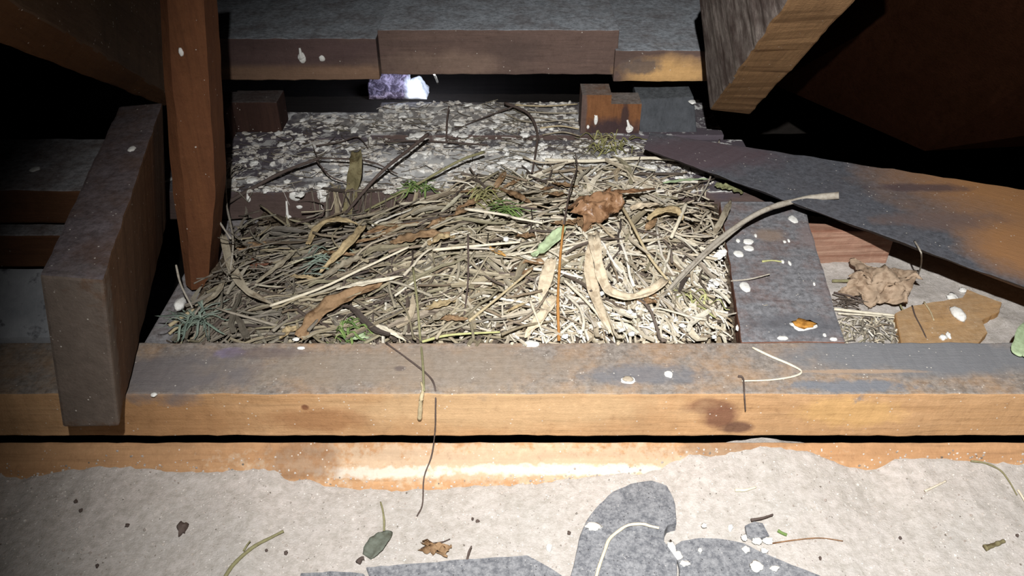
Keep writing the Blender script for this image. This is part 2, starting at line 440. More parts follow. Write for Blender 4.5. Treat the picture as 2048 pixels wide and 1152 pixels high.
tag(timber('rear_board', box(xa, xm, yj + .003, YK, -.05, .001), led, bevel=.002, step=.01, jit=.0014), 'short dropping covered board at the rear left, ending under the dark gap', 'board')
tag(timber('rear_board', box(xm + .001, flat(1440, 262, 0).x, yj + .003, yof(204, .006), -.05, .006), led, bevel=.002, step=.01, jit=.0014), 'longer twig covered board at the rear centre under the pale scrap', 'board')

Y1 = 1.20
up_st = [(Yp(1330, 133, Y1), (.075, .05, .03), (.60, .36, .15), .97, dict(nscale=40, amp=.28)),
         (Yp(1280, 128, Y1 - .02), (.03, .05, .012), (.13, .10, .09), .85, dict(nscale=70, amp=.6)),
         (Yp(900, 120, Y1), (.13, .03, .025), (.24, .165, .125), .6, dict(nscale=30, amp=.6)), (Yp(1030, 95, Y1), (.05, .03, .04), (.10, .068, .058), .7, dict(nscale=40, amp=.5)),
         (Yp(600, 150, Y1), (.2, .03, .016), (.30, .18, .11), .6, dict(nscale=30, amp=.5)), (Yp(560, 100, Y1), (.18, .03, .025), (.10, .062, .062), .7, dict(nscale=30, amp=.5))]
upw = wood('upper_rail_wood', (.135, .088, .072), (.10, .066, .056), (1, 0, 0), dust=(.40, .43, .47), dust_amt=1.0, stains=up_st, speck=.08, dustlo=.45)
def rail(px0, px1, pt, pb, Y, depth, label, x0=None, x1=None):
    a = Yp(px0, pb, Y).x if x0 is None else x0; b = Yp(px1, pb, Y).x if x1 is None else x1
    return tag(timber('upper_rail', box(a, b, Y, Y + depth, zof(pb, Y), zof(pt, Y)), upw, bevel=.002, step=.01, jit=.0013), label, 'rail')
rail(300, 760, 77, 160, Y1, .34, 'left rail above the dark gap, purple brown front with two droppings')
rail(763, 1232, 60, 149, Y1 - .022, .34, 'middle rail above the dark gap, brown stained front over the pale scrap')
rail(1226, 1412, 101, 163, Y1 - .03, .34, 'right rail above the dark gap with a bright orange split patch', x1=Yp(1700, 163, Y1).x)
# small blocks standing on the ledge
blkw = wood('left_stub_wood', (.060, .030, .022), (.040, .020, .016), (0, 0, 1), speck=.2, dust=(.13, .12, .12), dust_amt=.7)
y_ = yof(266, 0)
tag(timber('spacer_block', box(Yp(470, 265, y_).x, Yp(564, 265, y_).x, y_, y_ + .05, .001, zof(205, y_)), blkw, jit=.001), 'dark brown spacer block beside the post at the rear left', 'block')
tag(timber('spacer_block', [Vector(p) for p in box(Yp(424, 268, y_ - .03).x, Yp(462, 268, y_ - .03).x, y_ - .03, y_ + .05, .001, zof(208, y_))], blkw, jit=.001), 'narrow dark block streaked with white, right against the post', 'block')
y_ = yof(274, 0)
nbw = wood('notched_block_wood', (.22, .095, .038), (.15, .062, .027), (0, 0, 1), stretch=8, dust=(.22, .20, .185), dust_amt=.9,
           stains=[(Yp(1225, 275, y_), (.06, .06, .030), (.045, .030, .035), .92, dict(nscale=55, amp=.45)), (Yp(1165, 235, y_), (.006, .06, .06), (.12, .085, .075), .9), (Yp(1250, 232, y_), (.006, .06, .02), (.05, .03, .03), .9, dict(nscale=80, amp=.4))])
x0, x1, x2 = Yp(1160, 274, y_).x, Yp(1217, 274, y_).x, Yp(1277, 274, y_).x
z1, z2 = zof(190, y_), zof(208, y_)
prof = [(x0, .001), (x2, .001), (x2, z2), (x1, z2), (x1, z1), (x0, z1)]
V = [(x, y_, z) for x, z in prof] + [(x, y_ + .045, z) for x, z in prof]
Fc = [tuple(range(6)), tuple(range(6, 12))[::-1]] + [(i, i + 6, (i + 1) % 6 + 6, (i + 1) % 6) for i in range(6)]
tag(link('notched_block', V, Fc, nbw), 'rusty orange notched block standing at the rear right of the nest', 'block')
gw = wood('grey_block_wood', (.075, .08, .09), (.05, .055, .062), (0, 0, 1), dust=(.12, .13, .14), dust_amt=.9, stretch=6)
a = y_ + .004
tag(timber('grey_block', [Vector(p) for p in ((Yp(1279, 282, a).x, a, .001), (Yp(1393, 282, a).x, a, .001), (Yp(1393, 203, a).x, a + .02, zof(204, a)), (Yp(1279, 210, a).x, a + .02, zof(210, a)),
    (Yp(1279, 282, a).x, a + .09, .001), (Yp(1393, 282, a).x, a + .09, .001), (Yp(1393, 203, a).x, a + .09, zof(204, a)), (Yp(1279, 210, a).x, a + .09, zof(210, a)))], gw, jit=.0015),
    'dark grey rough block right of the rusty notched block', 'block')

# rafters coming down to the eave
SL = math.tan(R(34))
def along(p, px, py, y): return on_y(px, py, y)
e2, e3 = Yp(1419, 221, 1.0), Yp(1500, 229, 1.0)
t2, t3 = Yp(1655, -115, .575), Yp(1822, -115, .575)
raf = wood('right_rafter_wood', (.25, .145, .068), (.205, .115, .053), (-.1, -1, .68), stretch=16, gs=90, speck=.1)
m = M('rafter_side_dust', .95, .05)
c = m.mix(m.rng(m.noise(70, 8, None, .75), .35, .65), (.12, .095, .085), (.30, .26, .235)); c = m.mix(m.rng(m.noise(25, 4), .45, .65), c, (.085, .062, .055))
m.bump(m.math('ADD', m.noise(420, 6, None, .75), m.noise(150, 5)), .7, .003); rside = m.color(c)
hgt = Vector((-.006, .02, .16))
e1 = Yp(1407, 222, 1.012)
P = [t2, t3, t3 + hgt + Vector((0, .12, 0)), t2 + Vector((-.085, .03, .12)), e2, e3, e3 + Vector((.03, .05, .20)), e1 + Vector((-.002, .10, .17))]
# plumb cut end: its left arris stands at the frame position seen in the photograph
P[7] = Yp(1396, -25, 1.03)
P[3] = P[7] + (t2 - e2); P[6] = P[7] + (e3 - e2); P[2] = P[3] + (t3 - t2)
V, Fc = timber_geo(P, jit=.0016, bevel=.003)
o = link('rafter', V, Fc, [raf, rside])
for pl in o.data.polygons:
    nn = pl.normal
    if nn.x < -.45: pl.material_index = 1
tag(o, 'rafter at the upper right with a rough dusty side, ending above the grey block', 'rafter')
# left rafter
rl = wood('left_rafter_wood', (.13, .060, .025), (.090, .042, .019), (.1, -1, .68), stretch=10, gs=60, speck=.15)
rl2 = wood('left_rafter_side', (.125, .080, .052), (.09, .058, .04), (.1, -1, .68), stretch=8, gs=50, speck=.35)
e2, e3 = Yp(352, 196, 1.0), Yp(330, 214, 1.0)
t2, t3 = Yp(-75, -60, .60), Yp(-120, 40, .60)
hv = Vector((.0, .05, .17))
P = [t3, t2, t2 + hv, t3 + hv, e3, e2, e2 + hv, e3 + hv]
V, Fc = timber_geo(P, jit=.0014)
o = link('rafter', V, Fc, [rl, rl2])
for pl in o.data.polygons:
    if pl.normal.x > .3 and pl.normal.z > -.6: pl.material_index = 1
tag(o, 'dim brown rafter at the upper left running down behind the post', 'rafter')
# wide roof board beyond the right rafter, its shade put into the colour
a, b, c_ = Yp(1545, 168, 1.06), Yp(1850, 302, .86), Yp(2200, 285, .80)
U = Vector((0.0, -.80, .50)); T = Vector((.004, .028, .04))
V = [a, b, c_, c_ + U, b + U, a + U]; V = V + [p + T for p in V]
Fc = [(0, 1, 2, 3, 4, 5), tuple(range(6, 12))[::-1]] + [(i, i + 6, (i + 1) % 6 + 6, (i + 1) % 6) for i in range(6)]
db = wood('roof_board_shade', (.014, .0055, .003), (.010, .004, .002), (.3, .5, -.3), stretch=10, gs=50, rough=1.0)
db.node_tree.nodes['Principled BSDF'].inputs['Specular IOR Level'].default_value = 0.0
tag(link('roof_board', [tuple(p) for p in V], Fc, db), 'shade-darkened brown sloping roof board at the upper right corner', 'board')

# right hand sill and the diagonal board with a shadow beneath
sl_st = [(flat(1538, 470, 0), (.018, .014, .02), (.24, .175, .135), .75, dict(nscale=70, amp=.5, soft=.31)), (flat(1625, 475, 0), (.016, .03, .02), (.22, .17, .165), .7, dict(nscale=50, amp=.6, soft=.31)),
         (flat(1600, 650, 0), (.05, .02, .02), (.10, .105, .12), .6, dict(nscale=50, amp=.6, soft=.31))]
slw = wood('sill_wood', (.21, .095, .06), (.14, .065, .045), (.1, 1, 0), dust=(.215, .215, .23), dust_amt=1.1, stains=sl_st, speck=.2)
q = [flat(1484, 686, 0), flat(1692, 686, 0), flat(1606, 402, 0), flat(1440, 402, 0)]
q[0].y = q[1].y = YB + .001
dn = Vector((0, 0, -.05)); i_ = Vector((.004, 0, 0))
tag(timber('sill', [q[0] + dn + i_, q[1] + dn, q[1], q[0], q[3] + dn, q[2] + dn, q[2], q[3]], slw, bevel=.003, step=.008, jit=.0013),
    'grey dusty sill board right of the nest with oval white droppings', 'board')
orb = flat(1975, 400, .038)
dgw = wood('diagonal_board_wood', (.105, .10, .108), (.075, .072, .08), (.78, -.62, 0), dust=(.105, .11, .128), dust_amt=.9, stretch=10, gs=50, speck=.3,
           stains=[(flat(1390, 308, .038), (.11, .05, .05), (.10, .07, .08), .8, dict(nscale=30, amp=.5, soft=.31)), (orb + Vector((.17, .05, 0)), (.245, .17, .05), (.34, .17, .072), .95, dict(nscale=9, amp=.25, soft=.31)), (flat(2110, 500, .038), (.09, .07, .05), (.34, .17, .072), .9, dict(nscale=14, amp=.35, soft=.31)),
                   (flat(1845, 375, .038), (.06, .010, .05), (.08, .055, .06), .75, dict(nscale=40, amp=.8, soft=.31)),
                   (flat(1880, 440, .038), (.07, .02, .05), (.15, .10, .085), .55, dict(nscale=40, amp=.9, soft=.31))])
p1, p2 = flat(1286, 297, .038), flat(2230, 641, .038)
dv = (p2 - p1).normalized(); pv = Vector((-dv.y, dv.x, 0))
th = Vector((0, 0, -.022)); uc = pv * .035
pe = flat(1300, 264, .038)
P = [p1 + th + uc, p2 + th + uc, p2, p1, pe + th, p2 + th + pv * .30, p2 + pv * .30, pe]
tag(timber('diagonal_board', P, dgw, bevel=.002, step=.012, jit=.0013), 'wide diagonal board at the right, charcoal grey turning bare orange', 'board')

# left bay: dusty boards beyond the joist
ZL = .055; yl = yof(536, ZL)
lb = wood('left_bay_wood', (.125, .055, .025), (.09, .04, .02), (1, 0, 0), dust=(.34, .335, .35), dust_amt=.95, stretch=14, speck=.15)
m = M('grey_dust', .95, .1); c = m.mix(m.rng(m.noise(26, 7, None, .7), .35, .65), (.36, .37, .39), (.25, .26, .28)); c = m.mix(m.math('MULTIPLY', m.rng(m.noise(45, 4), .58, .66), .8), c, (.07, .07, .08)); m.bump(m.noise(400, 5), .4, .001); gdust = m.color(c)
xL = -1.05; xR = on_y(150, 536, yl).x + .10
tj = lambda y: min((n[k] + (f[k] - n[k]) * ((y - n[k].y) / (f[k].y - n[k].y))).x for k in (0, 3)) - .004
P = box(xL, tj(yl), YB + .001, yl - .001, -.06, ZL); P[1].x = P[2].x = tj(YB); P[2].z = P[3].z = .006
V, Fc = timber_geo(P, jit=.001)
tag(link('bay_board', V, Fc, gdust), 'blue grey dust covered board behind the front beam at the far left', 'board')
za, zb_, zc = zof(471, yl), zof(447, yl + .012), zof(381, yl + .012)
def batten(y0, y1, z0, z1):
    P = box(xL, 0, y0, y1, z0, z1)
    for k, y, z in ((1, y0, z0), (2, y0, z1), (5, y1, z0), (6, y1, z1)):
        t = (y - n[0].y) / (f[0].y - n[0].y); lo_ = n[0].lerp(f[0], t); hi_ = n[3].lerp(f[3], t)
        P[k].x = lo_.x + (hi_.x - lo_.x) * min(1, (z - lo_.z) / (hi_.z - lo_.z)) - .003
    return P
tag(timber('bay_batten', batten(yl, yl + .10, ZL + .001, za), lb), 'lower brown batten at the far left, below the slit', 'batten')
tag(timber('bay_batten', batten(yl + .012, yof(277, zc), zb_, zc), lb), 'upper dusty brown batten at the far left, above the slit', 'batten')
# bay floor under the nest and the sand bed at the right
tag(timber('bay_floor_board', box(on_y(300, 600, .7).x - .03, q[0].x + .02, YB + .001, YL - .001, ZBAY - .03, ZBAY), lb), 'brown floor board below the nest litter', 'board')
def bed(x, y): return -.062 + .004 * noise.noise(Vector((x * 25, y * 25, 3))) + .0018 * noise.noise(Vector((x * 90, y * 90, 6)))
V = []; Fc = []; nx, ny = 110, 70; xb0 = q[0].x + .05
for j in range(ny + 1):
    for i in range(nx + 1):
        x = xb0 + (.95 - xb0) * i / nx; y = YB + .001 + (1.02 - YB) * j / ny; V.append((x, y, bed(x, y)))
for j in range(ny):
    for i in range(nx):
        a = j * (nx + 1) + i; Fc.append((a, a + 1, a + nx + 2, a + nx + 1))
tag(link('mortar_bed', V, Fc, SAND, smooth=True), 'pale sandy mortar bed in the corner under the diagonal board', 'mortar', kind='stuff')
yq = yof(526, -.062)
red = wood('red_lath_wood', (.46, .29, .21), (.19, .075, .045), (1, 0, .04), stretch=26, gs=140)
tag(timber('lath', box(q[1].x - .05, on_y(1775, 520, yq).x, yq, yq + .02, -.07, zof(462, yq)), red, jit=.0015), 'reddish splintered lath under the diagonal board beside the sill', 'lath')

# ------------------------------------------------------------------ nest
PALE = [(.60,.54,.42), (.46,.40,.30), (.68,.64,.54), (.34,.27,.18), (.56,.51,.41), (.20,.15,.10), (.74,.71,.64), (.43,.40,.29)]
MIDS = [(0.344,0.297,0.206), (0.241,0.202,0.138), (0.447,0.396,0.292), (0.138,0.103,0.073), (0.292,0.267,0.181), (0.215,0.185,0.129), (0.396,0.361,0.284), (0.095,0.073,0.052)]
GREYS = [(0.226,0.203,0.168), (0.140,0.121,0.098), (0.289,0.261,0.215), (0.078,0.062,0.051), (0.195,0.183,0.144), (0.328,0.292,0.238), (0.125,0.113,0.098), (0.234,0.207,0.152)]
DARKS = [(.085,.065,.055), (.12,.095,.075), (.06,.048,.042), (.15,.12,.10), (.10,.08,.06)]
m_pale = litter_mat('pale_straw', PALE); m_mid = litter_mat('tan_straw', MIDS); m_grey = litter_mat('grey_straw', GREYS); m_dark = litter_mat('dark_twig', DARKS, rough=.8)
m_chip = litter_mat('bleached_chips', [(.72,.70,.65), (.60,.58,.54), (.50,.47,.42), (.76,.75,.72), (.38,.34,.30)])
def base_mat():
    m = M('nest_crumbs', .95, .05)
    c = m.mix(m.rng(m.noise(160, 6, None, .7), .35, .62), (.03, .023, .018), (.13, .10, .07))  # dark brown crumbs, darkened further as shade between the straws
    c = m.mix(m.rng(m.noise(380, 4), .60, .70), c, (.36, .31, .24)); m.bump(m.noise(300, 6), .8, .004); return m.color(c)
# crumb layer
V = []; Fc = []; nx, ny = 150, 70
XA, XB = on_z(330, 690, 0).x - .01, q[0].x + .004
for j in range(ny + 1):
    for i in range(nx + 1):
        y = YB + .001 + (YL - .002 - YB) * j / ny; t = (y - YB) / (YL - YB)
        xb = q[0].x + (q[3].x - q[0].x) * (y - q[0].y) / (q[3].y - q[0].y) + .001
        xa = XA + .03 * t
        x = xa + (xb - xa) * i / nx
        V.append((x, y, max(nest(x, y) - .007, ZBAY + .001) + .002 * noise.noise(Vector((x * 140, y * 140, 0)))))
for j in range(ny):
    for i in range(nx):
        a = j * (nx + 1) + i; Fc.append((a, a + 1, a + nx + 2, a + nx + 1))
tag(link('nest_bedding', V, Fc, base_mat(), smooth=True), 'dark crumbly bedding of plant dust below the straw of the nest', 'litter', kind='stuff')

NEST_POLY = [(432,300),(452,330),(466,425),(520,455),(580,465),(650,432),(745,418),(840,408),(900,392),(960,362),(1060,340),(1200,338),(1350,362),(1440,380),(1476,420),(1462,520),(1480,600),(1486,684),(330,684),(352,610),(418,580),(420,440)]
def inside(p, poly):
    x, y = p; r = False; j = len(poly) - 1
    for i in range(len(poly)):
        (xi, yi), (xj, yj) = poly[i], poly[j]
        if (yi > y) != (yj > y) and x < (xj - xi) * (y - yi) / (yj - yi) + xi: r = not r
        j = i
    return r
def sample(poly):
    xs = [p[0] for p in poly]; ys = [p[1] for p in poly]
    while True:
        p = (random.uniform(min(xs), max(xs)), random.uniform(min(ys), max(ys)))
        if inside(p, poly): return p

def stalk(c, yaw, L, r, h, tilt=0.0, bend=.15, n=6, lo=None):
    """a bent stalk lying over the heap, following the ground loosely"""
    d = Vector((math.cos(yaw), math.sin(yaw), 0)); s = Vector((-d.y, d.x, 0))
    b1 = random.uniform(-bend, bend) * L; b2 = random.uniform(-bend, bend) * L * .5; kz = random.uniform(-.3, 1) * .05 * L
    pts = []
    for i in range(n + 1):
        u = i / n - .5
        p = c + d * (u * L) + s * (b1 * (u * u - .08) * 2 + b2 * u * u * u * 4)
        p += noise.noise_vector(p * 90 + Vector((b1 * 900, 0, h * 3000))) * .0022
        p.z = .35 * ground(c.x, c.y) + .65 * ground(p.x, p.y) + h + tilt * u * L + kz * (.25 - u * u)
        if YF < p.y < YB + .002: p.z = max(p.z, r + .0008)
        if p.y >= YL - .004: p.z = max(p.z, r + .001)
        pts.append(p)
    return pts

straws = []
def side_ok(pts):
    for p in pts:
        if p.y < YB - .008 or p.x > q[0].x - .004 + (q[3].x - q[0].x) * (p.y - q[0].y) / (q[3].y - q[0].y): return False
        if p.x < XA + .004 + .05 * (p.y - YB): return False
        if p.y > yp - .012 and p.y < yp + .07 and p.x < on_y(432, 380, p.y).x: return False
    return True
CX = MX
for k in range(4300):
    px, py = sample(NEST_POLY)
    c = P_on(px, py); rr = random.random()
    yaw = random.gauss(0.15, .75) if rr < .6 else random.uniform(0, math.pi)
    if px < 500 and rr < .65: yaw = random.gauss(1.35, .35)
    elif 520 < px < 900 and py < 640 and rr < .7: yaw = random.gauss(.42, .28)
    elif px > 1150 and py > 520 and rr < .7: yaw = random.gauss(2.05, .5)
    fine = random.random()
    L = random.uniform(.012, .045) if fine < .5 else random.uniform(.04, .095)
    if px > 1150 and py > 540: L *= .72
    r = random.uniform(.0006, .0012) if fine < .55 else random.uniform(.0011, .0022)
    h = random.uniform(-.007, .011) + (.004 if fine > .8 else 0)
    pts = stalk(c, yaw, L, r, h, random.gauss(0, .10), random.choice((.05, .15, .3, .55)))
    if not side_ok(pts): continue
    flatk = random.random() < .22
    t = (px - 330) / 1150 + random.gauss(0, .17) + (.22 if py > 600 and px > 1000 else 0)
    mat = m_pale if t > .62 else m_mid if t > .26 else m_grey
    if random.random() < (.26 if h < .002 else .11): mat = m_dark  # low stalks are dark more often, imitating shade deep in the heap
    straws.append((h + L * .12 + r * 2, pts, r, flatk, mat))
for k in range(170):                                             # grey stems piled up along the post
    px, py = sample([(428,292),(462,296),(500,380),(520,470),(500,560),(436,570),(420,480)])
    c = P_on(px, py, random.uniform(.0, .034)); hh = c.z - ground(c.x, c.y)
    pts = stalk(c, random.gauss(1.45, .45), random.uniform(.03, .09), random.uniform(.0006, .0014), hh, random.gauss(-.35, .3), .35)
    if not side_ok(pts): continue
    straws.append((hh * .5 + random.random() * .01, pts, random.uniform(.0006, .0014), random.random() < .15, m_grey))
straws.sort(key=lambda s: -s[0])
def straw_geo(pts, r, flatk, base=0):
    if flatk: return blade(pts, r * 4.2, r * .6, .3, taper=True, m=3, twist=random.uniform(-.8, .8), base=base)
    return tube(pts, r, r * random.uniform(.5, 1), 5, base=base)
LB = {'pale_straw': ('bleached pale straw stalk on the right side of the nest heap', 'pale straw of the nest'),
      'tan_straw': ('tan dry straw stalk in the middle of the nest heap', 'tan straw of the nest'),
      'grey_straw': ('dull grey brown straw stalk on the left side of the nest heap', 'grey straw of the nest'),
      'dark_twig': ('fine dark twig woven into the straw nest heap', 'fine dark twigs of the nest')}
NIND = 290
for _, pts, r, fk, mat in straws[:NIND]:
    V, Fc = straw_geo(pts, r, fk)
    lb, gr = LB[mat.name]
    tag(link('twig' if mat is m_dark else 'straw', V, Fc, mat, smooth=not fk), lb, 'twig' if mat is m_dark else 'straw', gr)
m_white = litter_mat('white_bits', [(.78,.75,.68), (.70,.66,.58), (.82,.80,.75), (.60,.55,.46)])
LM = [m_pale, m_mid, m_grey, m_dark, m_white]
V = []; Fc = []; MI = []
for _, pts, r, fk, mm in straws[NIND:]:
    a, b = straw_geo(pts, r, fk, len(V)); V += a; Fc += b; MI += [LM.index(mm)] * len(b)
for k in range(560):                                             # bleached chopped bits
    px, py = sample([(1060,600),(1140,500),(1300,590),(1440,470),(1474,560),(1480,676),(1040,680)]); c = P_on(px, py, random.uniform(.001, .011)); yaw = random.gauss(1.9, .7); L = random.uniform(.006, .024); d = Vector((math.cos(yaw), math.sin(yaw), random.uniform(-.25, .25)))
    pts = smooth_path([c - d * L / 2, c + Vector((random.uniform(-.002, .002), 0, .001)), c + d * L / 2], 5)
    if not side_ok(pts): continue
    a, b = tube(pts, random.uniform(.0006, .0014), .0007, 5, base=len(V)); V += a; Fc += b; MI += [4] * len(b)
o = link('straw_litter', V, Fc, LM); o.data.polygons.foreach_set('material_index', MI)
tag(o, 'countless short straw bits filling the whole nest heap, grey at left and bleached at right', 'straw', kind='stuff')

# litter and chips on the crusted boards behind the nest
BACK_POLY = [(445,262),(560,232),(760,228),(775,210),(1160,212),(1160,280),(1290,290),(1390,300),(1450,340),(1450,378),(1340,356),(1200,332),(1060,334),(950,356),(860,398),(700,400),(470,388)]
VV = {m_chip: [[], []], m_dark: [[], []], m_grey: [[], []]}
for k in range(2600):
    px, py = sample(BACK_POLY); c = P_on(px, py)
    right = px > 960
    if noise.noise(Vector((c.x * 26, c.y * 40, 3))) < (-.05 if px < 660 else -.22): continue
    mat = random.choices((m_chip, m_dark, m_grey), (6.5 if px > 640 or py < 260 else 4, .9, .8 + 2.2 * right))[0]
    z0 = .006 if c.y > yj + .01 and c.x > xm else 0.0
    if mat is m_chip and random.random() < .88:
        a, b = blob(Vector((c.x, c.y, z0 + .0012)), random.uniform(.0015, .0058), random.uniform(.0013, .0045), random.uniform(.0008, .0026), k, 8, 5, random.gauss(0, .5), .8, base=len(VV[mat][0]))
    else:
        L = random.uniform(.008, .03) if mat is not m_grey else random.uniform(.015, .05); r = random.uniform(.0004, .0010)
        c.z = z0; pts = stalk(c, random.gauss(.0, .7), L, r, z0 + r + random.uniform(0, .003), random.gauss(0, .06), .2, 4)
        if any(p.y > yof(268, 0) and (p.x > on_y(1150, 270, 1.17).x or p.x < on_y(572, 262, 1.18).x) for p in pts): continue
        if any(p.x > flat(1400, 330, 0).x for p in pts): continue
        a, b = tube(pts, r, r * .6, 4, base=len(VV[mat][0]))
    VV[mat][0] += a; VV[mat][1] += b
V = []; Fc = []; MI = []
for n_, mat in enumerate(VV):
    a, b = VV[mat]; o_ = len(V); V += a; Fc += [tuple(q_ + o_ for q_ in f_) for f_ in b]; MI += [n_] * len(b)
o = link('dropping_litter', V, Fc, list(VV)); o.data.polygons.foreach_set('material_index', MI)
tag(o, 'countless white dropping crumbs, twig crumbs and stems strewn over the boards behind the nest', 'droppings', kind='stuff')

# ------------------------------------------------------------------ single twigs, stalks and leaves that can be picked out
def solid(name, cols, spots=0.0, rough=.75): return litter_mat(name, cols, spots=spots, rough=rough)
tw_dark = solid('twig_bark', [(.105,.078,.068), (.085,.065,.058)]); tw_grey = solid('grey_bark', [(.36,.33,.28), (.40,.365,.31)], .4)
tw_olive = solid('olive_stem', [(.25,.24,.13), (.22,.20,.11)]); st_pale = solid('pale_stem', [(.70,.65,.53), (.66,.60,.47)]); st_tan = solid('tan_stem', [(.50,.42,.27), (.46,.38,.24)])
st_rust = solid('rusty_stem', [(.46,.22,.065), (.42,.20,.06)], .3); st_yel = solid('yellow_green_stem', [(.50,.50,.24), (.44,.45,.2)])
lf_brown = solid('brown_leaf', [(.27,.17,.095), (.30,.195,.11)], .7); lf_tan = solid('tan_leaf', [(.46,.36,.21), (.42,.33,.19)], .5); lf_rust = solid('rust_leaf', [(.27,.155,.085), (.30,.17,.095)], .8, .30)
lf_pale = solid('pale_husk', [(.64,.55,.41), (.58,.49,.36)], .45); lf_green = solid('pale_green_leaf', [(.40,.50,.31), (.37,.47,.29)], .2); lf_grey = solid('grey_leaf', [(.30,.265,.20), (.33,.29,.22)], .6)
lf_olive = solid('olive_leaf', [(.21,.18,.095), (.19,.165,.09)], .7); gr_dark = solid('green_grass', [(.12,.22,.06), (.20,.29,.09), (.09,.16,.05), (.28,.33,.14)])
gr_blue = solid('blue_green_grass', [(.20,.27,.22), (.27,.33,.27), (.15,.20,.17), (.33,.36,.31)]); moss = solid('olive_moss', [(.27,.27,.10), (.34,.33,.15), (.20,.19,.08), (.40,.36,.2)])

def path(pts, n=22, lift=.012):
    """pixel polyline laid on the heap: each point (px, py[, height])"""
    return smooth_path([P_on(p[0], p[1], p[2] if len(p) > 2 else lift) for p in pts], n)
def twig(name, label, cat, pts, r0, r1, mat, lift=.012, branches=(), n=22, lump=.25):
    V, Fc = tube(path(pts, n, lift), r0, r1, 8, lump)
    if not branches:
        return tag(link(name, V, Fc, mat, smooth=True), label, cat)
    P0 = P_on(pts[0][0], pts[0][1], 0); root = empty(name, P0); tag(root, label, cat)
    link('stem', V, Fc, mat, root, True)
    for bp, b0, b1 in branches:
        V, Fc = tube(path(bp, 14, lift), b0, b1, 7, lump); link('branch', V, Fc, mat, root, True)
    return root
def leaf(name, label, cat, pts, width, mat, lift=.014, **k):
    k.setdefault('wav', width * .26); k.setdefault('m', 7)
    V, Fc = blade(path(pts, 24, lift), width, .0006, seed=random.random() * 50, **k)
    return tag(link(name, V, Fc, mat, smooth=True), label, cat)

twig('twig', 'forked dark twig propped at the left over the crusted board', 'twig', [(455,405,.008),(560,347,.016),(640,316,.024)], .0030, .0022, tw_dark,
     branches=[([(640,316,.024),(735,322,.026),(795,348,.016)], .0016, .0009), ([(632,320,.022),(660,352,.02),(700,368,.016)], .0012, .0008), ([(636,318,.022),(625,290,.03)], .0010, .0006)])
twig('twig', 'long dark twig rising to the right from the standing olive leaf', 'twig', [(690,428,.008),(760,347,.028),(822,296,.036),(856,268,.04)], .0022, .0026, tw_dark)
twig('twig', 'long olive grey twig rising below the dark one towards the rear board', 'twig', [(730,422,.006),(828,372,.024),(918,322,.030),(968,304,.03)], .0017, .0020, tw_olive)
twig('twig', 'dark crooked twig bending down behind the heap near the rear rail', 'twig', [(1010,206,.022),(1055,226,.022),(1074,262,.018),(1072,300,.014),(1064,345,.012)], .0026, .0012, tw_dark,
     branches=[([(1030,212,.02),(960,238,.012),(905,262,.008)], .0014, .0007)])
twig('stem', 'upright rusty orange stem standing before the curled leaf', 'stem', [(1118,682,.006),(1116,600,.030),(1120,520,.036),(1127,450,.040)], .0018, .0014, st_rust)
twig('twig', 'thin dark twig leaning back above the rusty orange stem', 'twig', [(1127,452,.040),(1140,380,.045),(1154,335,.045),(1150,305,.04)], .0011, .0008, tw_dark)
twig('twig', 'thick grey twig reaching right across the sill to the diagonal board', 'twig', [(1318,600,.010),(1388,525,.022),(1452,468,.026),(1530,420,.036),(1610,398,.048),(1678,391,.054)], .0022, .0046, tw_grey, n=30)
twig('stalk', 'second grey stalk beside the thick twig at the right edge of the nest', 'stalk', [(1330,590,.008),(1400,520,.018),(1450,478,.022),(1492,444,.022)], .0018, .0015, tw_grey)
twig('reed', 'long pale reed lying behind the nest towards the diagonal board', 'reed', [(1090,320,.010),(1180,322,.012),(1300,316,.012),(1400,325,.014),(1466,331,.018)], .0028, .0020, st_pale, n=30)
twig('twig', 'upright grey twig crossing the pale reed near its right end', 'twig', [(1396,402,.01),(1418,362,.022),(1428,322,.03),(1439,280,.036)], .0012, .0014, tw_grey)
twig('twig', 'dark olive twig standing in the middle and hanging over the front beam', 'twig', [(826,535,.02),(834,600,.024),(840,672,.012),(845,720,.0025),(848,782,.003)], .0014, .0012, tw_olive)
# the stems that hang over the front edge of the beam
def hang(name, label, pts, r0, r1, mat, off=.004, n=26, lump=.3):
    pp = []
    for p in pts:
        px, py = p
        pp.append(on_z(px, py, .002) if py < 784 else on_y(px, py, YF - off) if py < 876 else plank_pt(px, py, .003) if py < 972 else P_on(px, py, .002))
    V, Fc = tube(smooth_path(pp, n), r0, r1, 7, lump); return tag(link(name, V, Fc, mat, smooth=True), label, 'stem')
hang('stem', 'stubby pale stem with dark tip hanging over the beam front', [(842,764), (846,780), (842,800), (839,838)], .0010, .0026, st_tan)
hang('stem', 'fine broken stem dangling from the beam down to the sand', [(772,686), (812,715), (856,750), (870,776), (871,820), (870,862), (863,912), (848,955), (845,1008), (834,1032)], .0010, .0007, tw_dark, n=40)
twig('twig', 'short upright dark twig in the front middle of the nest', 'twig', [(928,635,.008),(936,560,.024),(936,470,.034)], .0010, .0011, tw_dark)
twig('stalk', 'straight brown stalk slanting up to the right in the front middle', 'stalk', [(938,642,.014),(1000,592,.018),(1062,540,.02)], .0018, .0013, st_tan)
twig('stalk', 'long pale stalk slanting from the grey leaf to the upper middle', 'stalk', [(540,612,.012),(640,577,.018),(730,535,.020),(818,494,.020)], .0018, .0014, st_pale)
twig('stalk', 'yellow green stalk lying along the back edge of the front beam', 'stalk', [(842,684,.012),(900,670,.014),(1000,664,.014)], .0016, .0011, st_yel)
twig('stalk', 'white bent stalk above the middle of the nest', 'stalk', [(930,418,.016),(1010,430,.018),(1030,436,.018),(1085,446,.016)], .0019, .0015, st_pale)
twig('stalk', 'pale stalk slanting down right below the curled ribbon', 'stalk', [(1128,560,.012),(1180,610,.016),(1222,665,.012)], .0018, .0015, st_pale)
